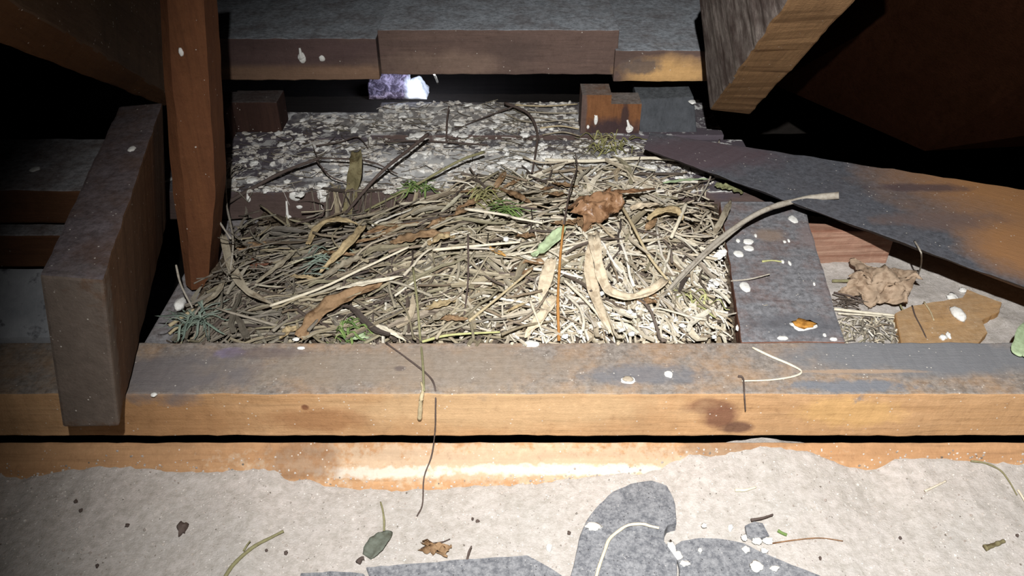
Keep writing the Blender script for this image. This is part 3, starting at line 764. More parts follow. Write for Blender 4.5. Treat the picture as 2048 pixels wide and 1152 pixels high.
twig('stalk', 'straw stalk pointing down left of centre at the front', 'stalk', [(1060,600,.014),(1075,640,.016),(1092,684,.008)], .0016, .0012, st_pale)
twig('stalk', 'thick pale straw lying flat left of centre', 'stalk', [(866,500,.016),(950,492,.018),(1040,484,.016)], .0020, .0014, st_pale)
twig('stalk', 'dark knotted stalk arching down to the right of the curled leaf', 'stalk', [(1232,392,.022),(1265,450,.026),(1300,515,.022),(1345,572,.014)], .0020, .0016, st_tan)
twig('stalk', 'upright grey stalk beside the foot of the post', 'stalk', [(450,322,.020),(452,400,.030),(466,480,.03),(458,560,.024)], .0015, .0012, tw_grey)
twig('stalk', 'crooked grey stalk touching the post', 'stalk', [(403,378,.06),(424,410,.05),(440,445,.036),(462,478,.028)], .0014, .0012, tw_grey)
twig('stalk', 'bare stalk leaning left of the post foot', 'stalk', [(352,530,.045),(362,570,.03),(385,616,.014)], .0013, .0011, tw_grey)
twig('stalk', 'short pale stalk lying by the foot of the joist', 'stalk', [(338,652,.010),(362,636,.012),(388,620,.012)], .0026, .0022, st_tan)
twig('stalk', 'second short pale stalk by the foot of the joist, nearer the beam', 'stalk', [(338,668,.008),(362,650,.010),(396,640,.010)], .0018, .0015, st_tan)
twig('twig', 'thin dark looped twig against the brown board edge', 'twig', [(590,448,.01),(640,432,.02),(648,410,.03),(620,402,.03),(596,404,.02)], .0010, .0007, tw_dark)
twig('twig', 'dark bent twig lying on the rear board at the left', 'twig', [(632,292,.006),(680,284,.008),(715,274,.008),(736,296,.006)], .0014, .0009, tw_dark)
twig('twig', 'straight dark twig lying along the joint of the rear boards', 'twig', [(770,283,.006),(850,282,.008),(975,290,.007)], .0016, .0012, tw_dark)
twig('twig', 'upright dark snag on the rear board near the middle', 'twig', [(893,282,.008),(894,240,.022),(898,212,.034)], .0016, .0011, tw_dark)
for k, (a, b, c) in enumerate((((1030,210),(1090,212),(1155,208)), ((1060,232),(1110,240),(1157,246)), ((1080,256),(1120,252),(1158,258)), ((1040,222),(1100,226),(1156,226)), ((1085,270),(1125,264),(1160,272)), ((1010,228),(1060,244),(1150,238)))):
    twig('stalk', 'grey brown stalk in the bundle left of the rusty notched block', 'stalk', [(*a, .009), (*b, .014), (*c, .010)], .0014, .0011, random.choice((tw_grey, lf_grey, st_tan)))['group'] = 'stalk bundle by the notched block'
twig('twig', 'thin grey twig poking from the nest onto the sill', 'twig', [(1462,562,.004),(1500,558,.010),(1540,548,.014)], .0010, .0008, tw_grey)
twig('twig', 'thin grey twig poking onto the sill near its front end', 'twig', [(1445,632,.006),(1490,622,.010),(1535,610,.012)], .0010, .0009, tw_grey)
twig('twig', 'thin dark twig lying across the front of the sill', 'twig', [(1500,653,.002),(1550,668,.003),(1590,679,.002)], .0009, .0007, tw_dark)
twig('stalk', 'white stick upright at the right of the nest', 'stalk', [(1342,476,.016),(1356,445,.022),(1372,408,.026)], .0022, .0026, st_pale)

leaf('leaf', 'broad brown dead leaf strip at the lower left of the nest', 'leaf', [(600,676,.010),(632,634,.016),(682,602,.020),(728,582,.018),(772,560,.014)], .021, lf_brown, fold=.35)
leaf('leaf', 'arched tan leaf blade below the standing olive leaf', 'leaf', [(616,490,.010),(640,452,.022),(682,440,.028),(716,450,.018)], .012, lf_tan, fold=.3)
leaf('leaf', 'tan leaf blade folded down from the arched one', 'leaf', [(728,452,.022),(705,480,.022),(672,515,.018),(640,545,.012)], .013, lf_tan, fold=.35)
leaf('leaf', 'rusty strip leaf running right from the curled leaf', 'leaf', [(1200,396,.022),(1240,386,.026),(1280,382,.026),(1312,378,.020)], .010, lf_rust, fold=.4)
leaf('leaf', 'pale curved ribbon husk curling up at the right', 'leaf', [(1186,470,.022),(1196,525,.024),(1205,560,.022),(1226,590,.020),(1270,594,.020),(1308,580,.022),(1330,558,.022)], .013, lf_pale, fold=.35, taper=False)
leaf('leaf', 'long pale husk hanging to the front from the curled leaf', 'leaf', [(1196,462,.020),(1178,520,.020),(1186,580,.018),(1205,630,.014),(1226,672,.010)], .012, lf_pale, fold=.3)
leaf('leaf', 'pale green leaf blade lying at the centre of the nest', 'leaf', [(1064,512,.016),(1090,496,.022),(1112,474,.026),(1130,452,.028)], .017, lf_green, fold=.25)
leaf('leaf', 'whitish leaf blade running left from the green leaf', 'leaf', [(1010,510,.014),(1040,508,.018),(1075,500,.020)], .006, st_pale, fold=.2)
leaf('leaf', 'pale husk pointing to the viewer under the green leaf', 'leaf', [(1104,516,.018),(1092,560,.018),(1080,606,.012)], .014, lf_pale, fold=.3)
leaf('leaf', 'pale husk at the front edge left of the rusty stem', 'leaf', [(1110,590,.012),(1085,630,.014),(1050,676,.008)], .014, lf_pale, fold=.3)
leaf('leaf', 'grey dead leaf curving down past the foot of the post', 'leaf', [(446,470,.030),(462,530,.028),(492,580,.022),(548,612,.012)], .011, lf_grey, fold=.3)
leaf('leaf', 'long grey leaf blade curling by the joist foot', 'leaf', [(448,560,.020),(430,592,.02),(390,612,.014)], .008, lf_grey, fold=.3)
leaf('leaf', 'brown dead leaf curled in the shade at the left', 'leaf', [(474,500,.012),(500,494,.016),(540,486,.014)], .012, lf_brown, fold=.5)
leaf('leaf', 'reddish brown dead leaf deep at the left of the nest', 'leaf', [(484,540,.004),(515,528,.008),(545,526,.006)], .022, solid('red_leaf', [(.19,.085,.055), (.17,.08,.05)], .5), fold=.3)
leaf('leaf', 'olive brown leaf standing upright against the crusted board', 'leaf', [(694,428,.006),(704,380,.026),(712,335,.040),(714,305,.046)], .017, lf_olive, fold=.4, taper=False, up=Vector((0, -1, .3)))
leaf('leaf', 'flat brown leaf in the middle of the heap', 'leaf', [(780,485,.010),(830,474,.016),(900,466,.012)], .018, lf_brown, fold=.2)
leaf('leaf', 'tan leaf scrap right of the flat brown leaf', 'leaf', [(856,488,.012),(882,476,.016),(910,474,.012)], .013, lf_tan, fold=.3)
leaf('leaf', 'brown leaf strip behind the flat brown leaf', 'leaf', [(730,470,.010),(780,452,.014),(850,446,.012)], .010, lf_brown, fold=.3)
leaf('leaf', 'curled tan leaf at the upper right of the nest', 'leaf', [(1296,440,.016),(1320,425,.024),(1352,424,.024),(1366,440,.016)], .016, lf_tan, fold=.5)
leaf('leaf', 'pinkish husk right of the curled leaf', 'leaf', [(1262,420,.014),(1290,412,.02),(1330,410,.016)], .012, lf_pale, fold=.4)
leaf('leaf', 'white flat strip lying above the broad brown leaf', 'leaf', [(672,578,.018),(730,566,.022),(806,552,.020)], .008, st_pale, fold=.1)
leaf('leaf', 'white strip leaf at the rear edge of the nest', 'leaf', [(800,408,.012),(850,404,.014),(890,402,.012)], .006, st_pale, fold=.1)
leaf('leaf', 'pale flat straw blade at the front left of the stem', 'leaf', [(742,646,.012),(775,660,.014),(812,682,.008)], .006, st_pale, fold=.1)
leaf('leaf', 'pale green leaf scrap at the front edge left of the stem', 'leaf', [(700,678,.006),(725,672,.008),(748,674,.006)], .010, lf_green, fold=.15)
leaf('leaf', 'small brown curled leaf left of the broad brown leaf', 'leaf', [(560,678,.006),(578,662,.012),(600,655,.010)], .013, lf_tan, fold=.4)
leaf('leaf', 'long grey leaf blade at the upper right by the sill', 'leaf', [(1428,470,.014),(1448,432,.022),(1462,400,.02)], .009, lf_grey, fold=.4)
leaf('leaf', 'olive leaf scrap in the corner of sill and diagonal board', 'leaf', [(1430,372,.008),(1456,376,.012),(1486,386,.008)], .018, solid('olive_scrap', [(.24,.25,.13)], .5), fold=.35)
leaf('leaf', 'pale green blade lying right behind the nest', 'leaf', [(1326,366,.012),(1370,360,.014),(1416,358,.012)], .006, lf_green, fold=.2)
leaf('leaf', 'orange tipped husk left of the green leaf', 'leaf', [(978,496,.014),(994,504,.016),(1012,512,.014)], .007, solid('amber_leaf', [(.50,.28,.08)], .3), fold=.3)
leaf('leaf', 'pale grey blade slanting at the left of the heap', 'leaf', [(512,566,.012),(560,530,.018),(594,498,.014)], .008, lf_grey, fold=.3)
leaf('leaf', 'brown leaf blade below the tan folded one', 'leaf', [(640,556,.010),(690,530,.016),(726,512,.012)], .014, lf_grey, fold=.3)

for k in range(34):
    px, py = sample([(700,470),(800,440),(950,375),(1100,360),(1330,430),(1300,640),(900,660),(620,640),(600,540)]) if k > 9 else sample([(940,380),(1010,356),(1120,372),(1100,410),(960,412)])
    a_ = random.gauss(.3, .6); L_ = random.uniform(16, 40); dx, dy = math.cos(a_) * L_, -math.sin(a_) * L_ * .7
    leaf('leaf', 'small torn brown leaf scrap caught among the straw', 'leaf', [(px - dx, py - dy, .008), (px, py, .016), (px + dx, py + dy, .010)], random.uniform(.006, .012), random.choice((lf_brown, lf_tan, lf_grey, lf_brown)), fold=random.uniform(.2, .6))['group'] = 'torn leaf scraps in the nest'
# the curled brown leaf in the middle right: a crumpled sheet rolled over itself
def crumple(name, label, cat, c, w, h, mat, roll=2.6, tilt=(0, 0, 0), seed=1.0, amp=.006, n=26, m_=22, ragged=.25):
    Rm = Matrix.Rotation(tilt[2], 3, 'Z') @ Matrix.Rotation(tilt[1], 3, 'Y') @ Matrix.Rotation(tilt[0], 3, 'X')
    top = []; 
    for i in range(n + 1):
        for j in range(m_ + 1):
            u = i / n - .5; v = j / m_ - .5
            k = 1 + ragged * noise.noise(Vector((math.atan2(v, u) * 1.6, seed, 2)))
            x = u * w * k; a = v * roll; rad = h / max(roll, .05)
            p = Vector((x, math.sin(a) * rad * k, math.cos(a) * rad - rad * .5))
            rr = math.sqrt(u * u + v * v)
            p += noise.noise_vector(Vector((u * 5, v * 5, seed))) * amp + noise.noise_vector(Vector((u * 14, v * 14, seed + 4))) * amp * .35
            top.append(Rm @ p)
    zmin = min(p.z for p in top); top = [c + p - Vector((0, 0, zmin)) for p in top]
    V = [tuple(p) for p in top] + [tuple(p - Vector((0, 0, .0007))) for p in top]
    W = m_ + 1; N = (n + 1) * W; Fc = []
    for i in range(n):
        for j in range(m_):
            a = i * W + j; Fc.append((a, a + W, a + W + 1, a + 1)); Fc.append((N + a, N + a + 1, N + a + W + 1, N + a + W))
    for i in range(n):
        for j in (0, m_):
            a = i * W + j; f = (a, a + W, N + a + W, N + a); Fc.append(f[::-1] if j == 0 else f)
    for j in range(m_):
        for i in (0, n):
            a = i * W + j; f = (a, a + 1, N + a + 1, N + a); Fc.append(f if i == 0 else f[::-1])
    return tag(link(name, V, Fc, mat, smooth=True), label, cat)
crumple('leaf', 'large curled glossy brown dead leaf on top of the nest', 'leaf', P_on(1190, 440, .006), .060, .052, lf_rust, 2.7, (.25, -.15, .5), 3.3, .007)
crumple('leaf', 'small curled brown leaf tucked under the large curled one', 'leaf', P_on(1165, 455, .006), .036, .030, lf_brown, 2.2, (.1, .2, .9), 8.1, .005)

# ------------------------------------------------------------------ grass tufts (blades of one tuft spring from one foot)
def tuft(label, px, py, mat, n, L, lift=.008, spread=1.0, r=.0009, cat='grass', name='grass_tuft', dirs=None):
    V = []; Fc = []; c = P_on(px, py, lift)
    for k in range(n):
        yaw = random.uniform(0, 2 * math.pi) if dirs is None else random.gauss(*dirs); l = L * random.uniform(.5, 1.1)
        d = Vector((math.cos(yaw), math.sin(yaw) * .8, 0)); s = Vector((-d.y, d.x, 0)); b = random.uniform(-.3, .3)
        o = c + Vector((random.uniform(-1, 1), random.uniform(-1, 1), 0)) * .012 * spread
        pts = [o, o + d * l * .4 + s * b * l * .4 + Vector((0, 0, random.uniform(.002, .012))), o + d * l * .75 + s * b * l, o + d * l + s * b * l * 1.4]
        for p in pts[1:]: p.z = max(p.z, ground(p.x, p.y) + lift * .4)
        a, f = blade(smooth_path(pts, 8), r * 3, r * .5, .3, m=3, base=len(V)) if random.random() < .6 else tube(smooth_path(pts, 8), r, r * .4, 4, base=len(V))
        V += a; Fc += f
    return tag(link(name, V, Fc, mat, smooth=True), label, cat)
tuft('blue green dry grass tuft at the front left of the nest', 400, 642, gr_blue, 34, .045, .012)
tuft('dark green grass tuft just behind the front beam, left of the stem', 690, 664, gr_dark, 22, .034, .008, dirs=(.1, .7))
tuft('green grass tuft behind the heap under the olive twig', 838, 378, gr_dark, 26, .034, .006)
tuft('olive green grass strands at the top of the heap', 950, 396, moss, 24, .045, .014, dirs=(.2, .8))
tuft('dark green blades at the top of the heap, left of the rusty stem', 990, 420, gr_dark, 16, .05, .014, dirs=(-.2, .3))
tuft('yellow green moss at the foot of the rusty notched block', 1225, 292, moss, 46, .032, .003, 2.4, name='moss_clump', cat='moss')
tuft('grey stems heaped beside the post at the left', 448, 350, tw_grey, 20, .05, .012, dirs=(1.4, .35), name='stem_tuft', cat='stems')
tuft('green grass wisps in the left middle of the heap', 640, 528, gr_blue, 22, .05, .012, 2.0, dirs=(.5, .4))
tuft('fanned dry blades radiating at the right of the nest', 1350, 580, lf_grey, 16, .06, .012, .4)
tuft('yellowish blades at the right front of the nest', 1395, 600, st_yel, 10, .03, .012)

# ------------------------------------------------------------------ white droppings and pale crumbs that can be picked out
drop = M('dropping_white', .7, .3); c = drop.mix(drop.rng(drop.noise(200, 5), .4, .7), (.80, .80, .77), (.62, .60, .56)); drop.bump(drop.noise(420, 4), .4, .001); drop = drop.color(c)
def splat_z(label, px, py, wpx, hpx, z=0.0, th=.0016, rough=.3, rot=0.0, name='dropping', cat='dropping', mat=None, seed=None):
    c = on_z(px, py, z) if z is not None else P_on(px, py, .008)
    dpt = (c - CAM).dot(FW); k = dpt / F
    fs = abs((c - CAM).normalized().z)
    V, Fc = blob(c + Vector((0, 0, th * .3)), wpx / 2 * k, hpx / 2 * k / max(.3, fs), th, seed if seed is not None else random.random() * 40, 18, 8, rot, rough)
    return tag(link(name, V, Fc, mat or drop, smooth=True), label, cat)
def splat_y(label, px, py, wpx, hpx, Y, th=.0016, rough=.25, name='dropping', cat='dropping', tail=0):
    c = on_y(px, py, Y - .0004); dpt = (c - CAM).dot(FW); k = dpt / F; cp = math.cos(PITCH)
    a, b, n_ = Vector((1, 0, 0)), Vector((0, 0, 1)), Vector((0, -1, 0))
    V, Fc = blob(c, wpx / 2 * k, hpx / 2 * k / cp, th, random.random() * 40, 16, 8, 0, rough, frame=(a, b, n_))
    if tail:
        top = on_y(px - wpx * .3, py - tail, Y - .0004)
        v2, f2 = tube(smooth_path([top, c + Vector((-.0008, 0, .003)), c], 8), wpx * .12 * k, wpx * .42 * k, 8, .2, base=len(V)); V += v2; Fc += f2
    return tag(link(name, V, Fc, drop, smooth=True), label, cat)
for l, *a in (('oval white dropping on the sill, upper of the close pair', 1496, 484, 22, 11), ('oval white dropping on the sill, lower of the close pair', 1498, 497, 22, 11),
              ('oval white dropping at the left edge of the sill below the pair', 1477, 508, 20, 12), ('small round white dropping left of the pair on the sill', 1476, 482, 9, 7),
              ('round lumpy white dropping on the left edge of the sill', 1490, 574, 20, 20), ('torn white dropping near the back end of the sill', 1586, 439, 18, 14),
              ('tiny white dropping above the pair on the sill', 1511, 472, 6, 6), ('tiny white dropping at the middle of the sill, left speck', 1569, 484, 7, 5), ('tiny white dropping at the middle of the sill, right speck', 1577, 482, 5, 6),
              ('small white speck on the sill beside the yellow scratch', 1565, 524, 7, 7), ('small white speck on the sill right of the yellow scratch', 1579, 527, 6, 9), ('tiny white speck on the right of the sill', 1628, 569, 5, 5),
              ('flat white dropping at the front end of the sill', 1565, 677, 22, 8), ('small white dropping at the front right of the sill', 1667, 679, 16, 6), ('tiny white dropping beside the ringed orange spot', 1649, 671, 7, 6),
              ('white egg shaped dropping at the back edge of the front beam', 1062, 688, 34, 13), ('white oval dropping on the front beam right of the ring', 1337, 749, 17, 13),
              ('tiny white dropping on the front beam left, near the leaf', 602, 697, 16, 5), ('small white dropping on the front edge of the beam by the joist', 308, 790, 13, 7),
              ('small white dropping at the back edge of the front beam by the brown leaf', 592, 679, 14, 7)):
    splat_z(l, *a)
lab = splat_z('pale ring shaped dropping on the front beam', 1256, 761, 30, 15, th=.0012, rough=.2)
V, Fc = blob(lab.location + Vector((0, 0, .0030)), .0058, .0040, .0009, 3, 12, 6); o = link('centre', V, Fc, solid('dropping_core', [(.42,.36,.28)]), lab, True)
o['label'] = 'tan centre of the ring'
rg = splat_z('white ringed orange spot at the front of the sill', 1607, 651, 52, 21, th=.0016, rough=.35, name='dropping')
V, Fc = blob(rg.location + Vector((.0, 0, .0039)), .012, .0085, .0012, 5, 14, 6, 0, .6); o = link('centre', V, Fc, solid('orange_core', [(.50,.24,.05)], .7), rg, True); o['label'] = 'orange brown centre'
tag(link('scratch', *tube(smooth_path([flat(1524, 523, .0008), flat(1545, 521, .001), flat(1566, 524, .0008)], 10), .0013, .0008, 6, .3), st_yel, smooth=True), 'yellowish sliver lying on the sill', 'sliver')
for l, px, py, ww, hh, Y, t in (('slug shaped white dropping on the left upper rail', 604, 116, 16, 18, Y1, 20), ('round white dropping beside the slug shaped one on the left upper rail', 644, 117, 12, 10, Y1, 0),
        ('white teardrop dropping hanging on the notched block', 1259, 258, 15, 14, yof(274, 0), 18), ('narrow white dropping running down the notched block', 1192, 240, 8, 18, yof(274, 0), 10), ('small white dropping low on the notched block', 1176, 254, 6, 7, yof(274, 0), 0),
        ('white teardrop dropping running down the brown board edge', 577, 436, 14, 12, YL, 34), ('long white dropping at the left of the brown board edge', 497, 398, 9, 12, YL, 14), ('lumpy white dropping at the top of the brown board edge', 590, 393, 26, 16, YL, 0),
        ('wide ragged white dropping on the brown board edge', 645, 392, 22, 24, YL, 12), ('small white dropping in the middle of the brown board edge', 599, 414, 13, 7, YL, 0),
        ('yellowish dropping speck on the post', 362, 104, 10, 14, yp, 0)):
    splat_y(l, px, py, ww, hh, Y, tail=t)
splat_z('white dropping low on the joist top near the post', 264, 299, 15, 9, zb1)
splat_z('small white dropping on the dusty far left batten', 70, 339, 20, 9, zc)
splat_z('white pebble like dropping wedged by the joist foot', 360, 611, 20, 24, None, th=.005)
splat_z('white torn dropping on the corner block at the rear right', 1384, 204, 14, 9, zof(204, a_) if False else zof(203, yof(274, 0) + .024) + .001, th=.002)
for k in range(150):
    px, py = sample(BACK_POLY)
    if k > 105: px, py = sample([(1000,300),(1300,315),(1450,345),(1470,420),(1440,400),(1340,366),(1200,345),(1000,345)])
    c = on_z(px, py, .0)
    if c.x > flat(1400, 330, 0).x or (py < 285 and px > 1150): continue
    z0 = .006 if c.y > yj + .01 and c.x > xm else 0.0
    splat_z('white dropping crumb among many on the boards behind the nest', px, py, random.uniform(9, 26), random.uniform(6, 12), z0, random.uniform(.0015, .003), .7, random.uniform(-.4, .4))['group'] = 'dropping crumbs behind the nest'
for k in range(26):
    px, py = sample([(1130,560),(1300,600),(1450,500),(1474,560),(1480,676),(1120,676)])
    z0 = P_on(px, py, 0).z + random.uniform(.006, .012)
    splat_z('whitish crumb lying among the bleached straw at the front right', px, py, random.uniform(6, 15), random.uniform(5, 10), z0, random.uniform(.001, .0025), .7, random.uniform(-1, 1), name='crumb', cat='crumb')['group'] = 'white crumbs in the straw'
splat_z('round white seed in the middle of the heap', 1012, 480, 12, 9, None, th=.003)
tag(link('feather', *blade(path([(1428,520,.014),(1440,512,.018),(1452,500,.018)], 10), .012, .0006, .3, wav=.003), drop), 'downy white scrap at the right edge of the nest', 'feather')

# pale stalk bent like an elbow on the beam, fine thread beside it
def on_top(pts, z=.0018, n=26): return smooth_path([flat(px, py, z) for px, py in pts], n)
tag(link('stalk', *tube(on_top([(1505, 695), (1540, 712), (1580, 729), (1603, 743), (1586, 753), (1540, 760), (1484, 762)]), .0014, .0009, 7, .2), st_pale, smooth=True), 'pale stalk bent like an elbow on the front beam', 'stalk')
hang('stem', 'dark speck like stem at the front edge below the bent stalk', [(1476, 752), (1486, 757), (1489, 790), (1491, 822)], .0011, .0006, tw_dark)

# ------------------------------------------------------------------ things on the sand
slate = M('slate_dust', .9, .15); c = slate.mix(slate.rng(slate.noise(160, 9, None, .8), .40, .60), (.27, .275, .29), (.11, .115, .13))
v = slate.vor(240); c = slate.mix(slate.math('MULTIPLY', slate.rng(v, .12, .2, 1, 0), slate.rng(slate.noise(120, 2), .5, .56)), c, (.06, .06, .065)); 
v = slate.vor(300, slate.vec('ADD', slate.P, Vector((2, 4, 1)))); c = slate.mix(slate.math('MULTIPLY', slate.rng(v, .10, .17, 1, 0), slate.rng(slate.noise(100, 2, slate.vec('ADD', slate.P, Vector((7, 1, 1)))), .52, .58)), c, (.48, .47, .46))
slate.bump(slate.noise(330, 6), .5, .0014); slate = slate.color(c)
SLZ = {}
def slab(name, label, cat, pts, z, th, mat, tilt=0.0, z_off=.0025):
    """flat broken piece lying on the sand: outline gets a real thickness and a slightly rounded rim"""
    if z < 0 and mat is slate:
        z = max(P_on(px, min(py, 1152), 0).z for px, py in pts) + z_off
        SLZ[pts[0]] = z
    top = [on_z(px, py, z) for px, py in pts]; c = sum(top, Vector()) / len(top)
    ring = []
    for i, p in enumerate(top):
        nx_ = top[(i + 1) % len(top)]; L = (nx_ - p).length; k = max(1, int(L / .006))
        for j in range(k):
            qv = p.lerp(nx_, j / k); ring.append(qv + noise.noise_vector(qv * 120) * .0012)
    N = len(ring); V = []
    for s_, dz in ((.985, 0), (1.0, -.0012), (1.0, -th)):
        for p in ring:
            r_ = c + (p - c) * s_; V.append((r_.x, r_.y, z + dz + tilt * (r_.y - c.y)))
    Fc = [tuple(range(N))]
    for k in range(2):
        for i in range(N): Fc.append((k * N + i, (k + 1) * N + i, (k + 1) * N + (i + 1) % N, k * N + (i + 1) % N))
    Fc.append(tuple(2 * N + i for i in range(N))[::-1])
    return tag(link(name, V, Fc, mat), label, cat)
zs = ZS + .012
slab('slate', 'pointed dark slate piece at the bottom edge left of the curved one', 'slate', [(732,1134),(860,1124),(990,1114),(1056,1110),(1090,1128),(1128,1152),(1150,1190),(720,1190),(745,1160)], ZS + .0075, .010, slate)
cs_ = slab('slate', 'tall curved grey slate piece standing out of the sand at the bottom', 'slate',
     [(1130,1190),(1148,1120),(1160,1068),(1168,1048),(1190,1015),(1225,983),(1262,966),(1305,960),(1334,970),(1348,996),(1354,1046),(1336,1050),(1330,1062),(1328,1082),(1342,1100),(1354,1118),(1356,1190)], ZS + .014, .016, slate, z_off=.008)
slab('slate', 'low dusty slate piece with droppings right of the curved one', 'slate', [(1345,1096),(1362,1082),(1400,1076),(1450,1078),(1486,1086),(1520,1102),(1570,1124),(1640,1152),(1720,1190),(1362,1190),(1357,1120)], ZS + .008, .010, slate)
slab('slate', 'small dark slate sliver at the bottom left', 'slate', [(600,1147),(660,1142),(728,1146),(760,1190),(590,1190)], ZS + .006, .008, slate)
slab('slate', 'small square slate chip behind the droppings', 'slate', [(1490,1050),(1508,1042),(1526,1046),(1538,1070),(1512,1078),(1494,1068)], ZS + .009, .008, slate)
zc_ = SLZ[(1130,1190)] + .0022; zl_ = SLZ[(1345,1096)]
tag(link('cord', *tube(smooth_path([on_z(px, py, zc_) for px, py in ((1184,1190),(1196,1140),(1210,1100),(1219,1078),(1240,1060),(1258,1050),(1285,1048),(1300,1052),(1318,1056))], 40), .0017, .0013, 8, .25), st_pale, smooth=True), 'pale jointed stem arching over the curved slate', 'stem')
for l, px, py, ww, hh in (('big white dropping on the low slate', 1513, 1133, 26, 18), ('white lump left in the dropping cluster by the slate chip', 1488, 1076, 12, 12), ('white lump at the centre of the dropping cluster by the slate chip', 1514, 1082, 20, 14), ('white lump at the right of the dropping cluster by the slate chip', 1536, 1082, 20, 12),
                         ('curled white lump at the front of the dropping cluster by the slate chip', 1492, 1100, 14, 12), ('white lump at the front right of the dropping cluster by the slate chip', 1528, 1102, 14, 9),
                         ('torn white scrap between the curved and the low slate', 1342, 1096, 18, 26), ('second torn white scrap in front of the first between the slates', 1352, 1112, 22, 14), ('small white dropping left on the low slate', 1400, 1102, 8, 8), ('long white dropping on the low slate near its left end', 1370, 1128, 20, 10),
                         ('white dropping right on the low slate', 1548, 1138, 20, 9), ('white dropping beside the curved slate notch', 1408, 1052, 10, 9), ('pale smear like dropping at the left flank of the curved slate', 1186, 1054, 34, 14)):
    splat_z(l, px, py, ww, hh, (zc_ - .002) if px < 1300 else zl_ + (.003 if py < 1078 else .0008), .0022, .6)
def sand_path(pts, n=20, lift=.002): return smooth_path([P_on(p[0], p[1], p[2] if len(p) > 2 else lift) for p in pts], n)
def sand_thing(name, label, cat, pts, r0, r1, mat, lift=.002): return tag(link(name, *tube(sand_path(pts, 20, lift), r0, r1, 7, .3), mat, smooth=True), label, cat)
R0 = P_on(455, 1150, .002); root = empty('twig', R0); tag(root, 'curved grey brown twig with a side shoot on the sand at lower left', 'twig')
link('stem', *tube(sand_path([(446,1160),(468,1128),(505,1095),(540,1076),(567,1062,.004)], 24), .0019, .0013, 8, .25), tw_olive, root, True)
link('shoot', *tube(sand_path([(487,1102),(494,1090,.005),(500,1082,.008)], 10), .0010, .0007, 6, .2), tw_olive, root, True)
L0 = P_on(760, 1090, .002); root = empty('leaf', L0); tag(root, 'grey green dead leaf with upright stalk lying on the sand', 'leaf')
link('leaf_blade', *blade(sand_path([(734,1114),(748,1096,.004),(764,1078,.005),(784,1064,.003)], 18), .018, .0006, .25, wav=.002, m=7, seed=4), solid('slate_green_leaf', [(.13,.145,.12)], .5), root, True)
link('leaf_stalk', *tube(sand_path([(768,1062,.006),(768,1040,.010),(765,1018,.012),(761,1004,.012)], 12), .0011, .0008, 6, .2), tw_olive, root, True)
sand_thing('twig', 'short dark crumbled twig end left of the grey green leaf', 'twig', [(716,1126),(722,1118),(728,1116)], .003, .002, tw_dark)
sand_thing('twig', 'dark short twig behind the slate chip', 'twig', [(1502,1040,.006),(1525,1036,.008),(1546,1029,.008)], .0014, .0009, tw_dark)
sand_thing('twig', 'dark green fragment right of the dropping cluster', 'twig', [(1556,1061),(1564,1066),(1574,1070)], .0022, .0014, gr_dark)
sand_thing('stem', 'reddish thread running right from the dropping cluster', 'stem', [(1536,1088),(1590,1080),(1640,1076),(1686,1082)], .0007, .0005, lf_rust)
sand_thing('twig', 'olive green fragment lying at the lower right', 'twig', [(1970,1096),(1988,1090),(2008,1082)], .0030, .0018, lf_olive)
sand_thing('stalk', 'short pale stalk on the right of the sand', 'stalk', [(1850,982),(1870,973),(1892,962)], .0012, .0009, st_pale)
sand_thing('stalk', 'pale stub on the sand above the curved slate', 'stalk', [(1470,980),(1490,980),(1512,974)], .0018, .0012, st_pale)
sand_thing('stem', 'arched green stem at the right edge of the sand', 'stem', [(1942,922),(1970,926),(2000,940),(2018,962),(2034,990)], .0011, .0006, tw_olive)
sand_thing('stalk', 'pale stalk by the right edge of the frame', 'stalk', [(2036,980),(2044,992),(2052,1008)], .0013, .001, st_pale)
sand_thing('twig', 'little dark twig standing by the pointed slate', 'twig', [(934,1120),(938,1104,.008),(943,1092,.014)], .0012, .0008, tw_dark)
def pebble(label, px, py, w_, h_, th, mat, name='pebble', cat='pebble', lift=0): return splat_z(label, px, py, w_, h_, P_on(px, py, lift).z, th, .5, name=name, cat=cat, mat=mat)
pebble('dark lumpy pellet alone on the sand at lower left', 366, 1060, 18, 22, .006, tw_dark, 'pellet', 'pellet')
pebble('white pebble on the sand right of the pointed slate', 1098, 1098, 13, 12, .004, drop)
pebble('pale crumb on the sand by the reddish thread', 1460, 1058, 11, 10, .004, drop)
for k, (px, py) in enumerate(((152,1004),(162,1022),(255,1052),(195,1133),(1138,1067),(945,1039),(955,1043),(1800,1077),(1640,1118),(2034,1072),(1010,962),(533,1102),(572,1107))):
    pebble('tiny dark crumb scattered on the sand', px, py, random.uniform(5, 8), random.uniform(4, 7), .002, tw_dark, 'crumb', 'crumb')['group'] = 'dark crumbs on the sand'
# brown crumpled debris on the sand
crumple('leaf', 'crumpled brown dead leaf bits on the sand above the pointed slate', 'leaf', P_on(872, 1100, .001), .026, .012, lf_brown, 2.0, (0, 0, -.3), 12.3, .004, 14, 12, .6)
sand_thing('twig', 'fine bent twig at the left of the crumpled brown leaf bits', 'twig', [(842,1098),(862,1088,.004),(884,1084,.004),(900,1078)], .0009, .0006, tw_dark)
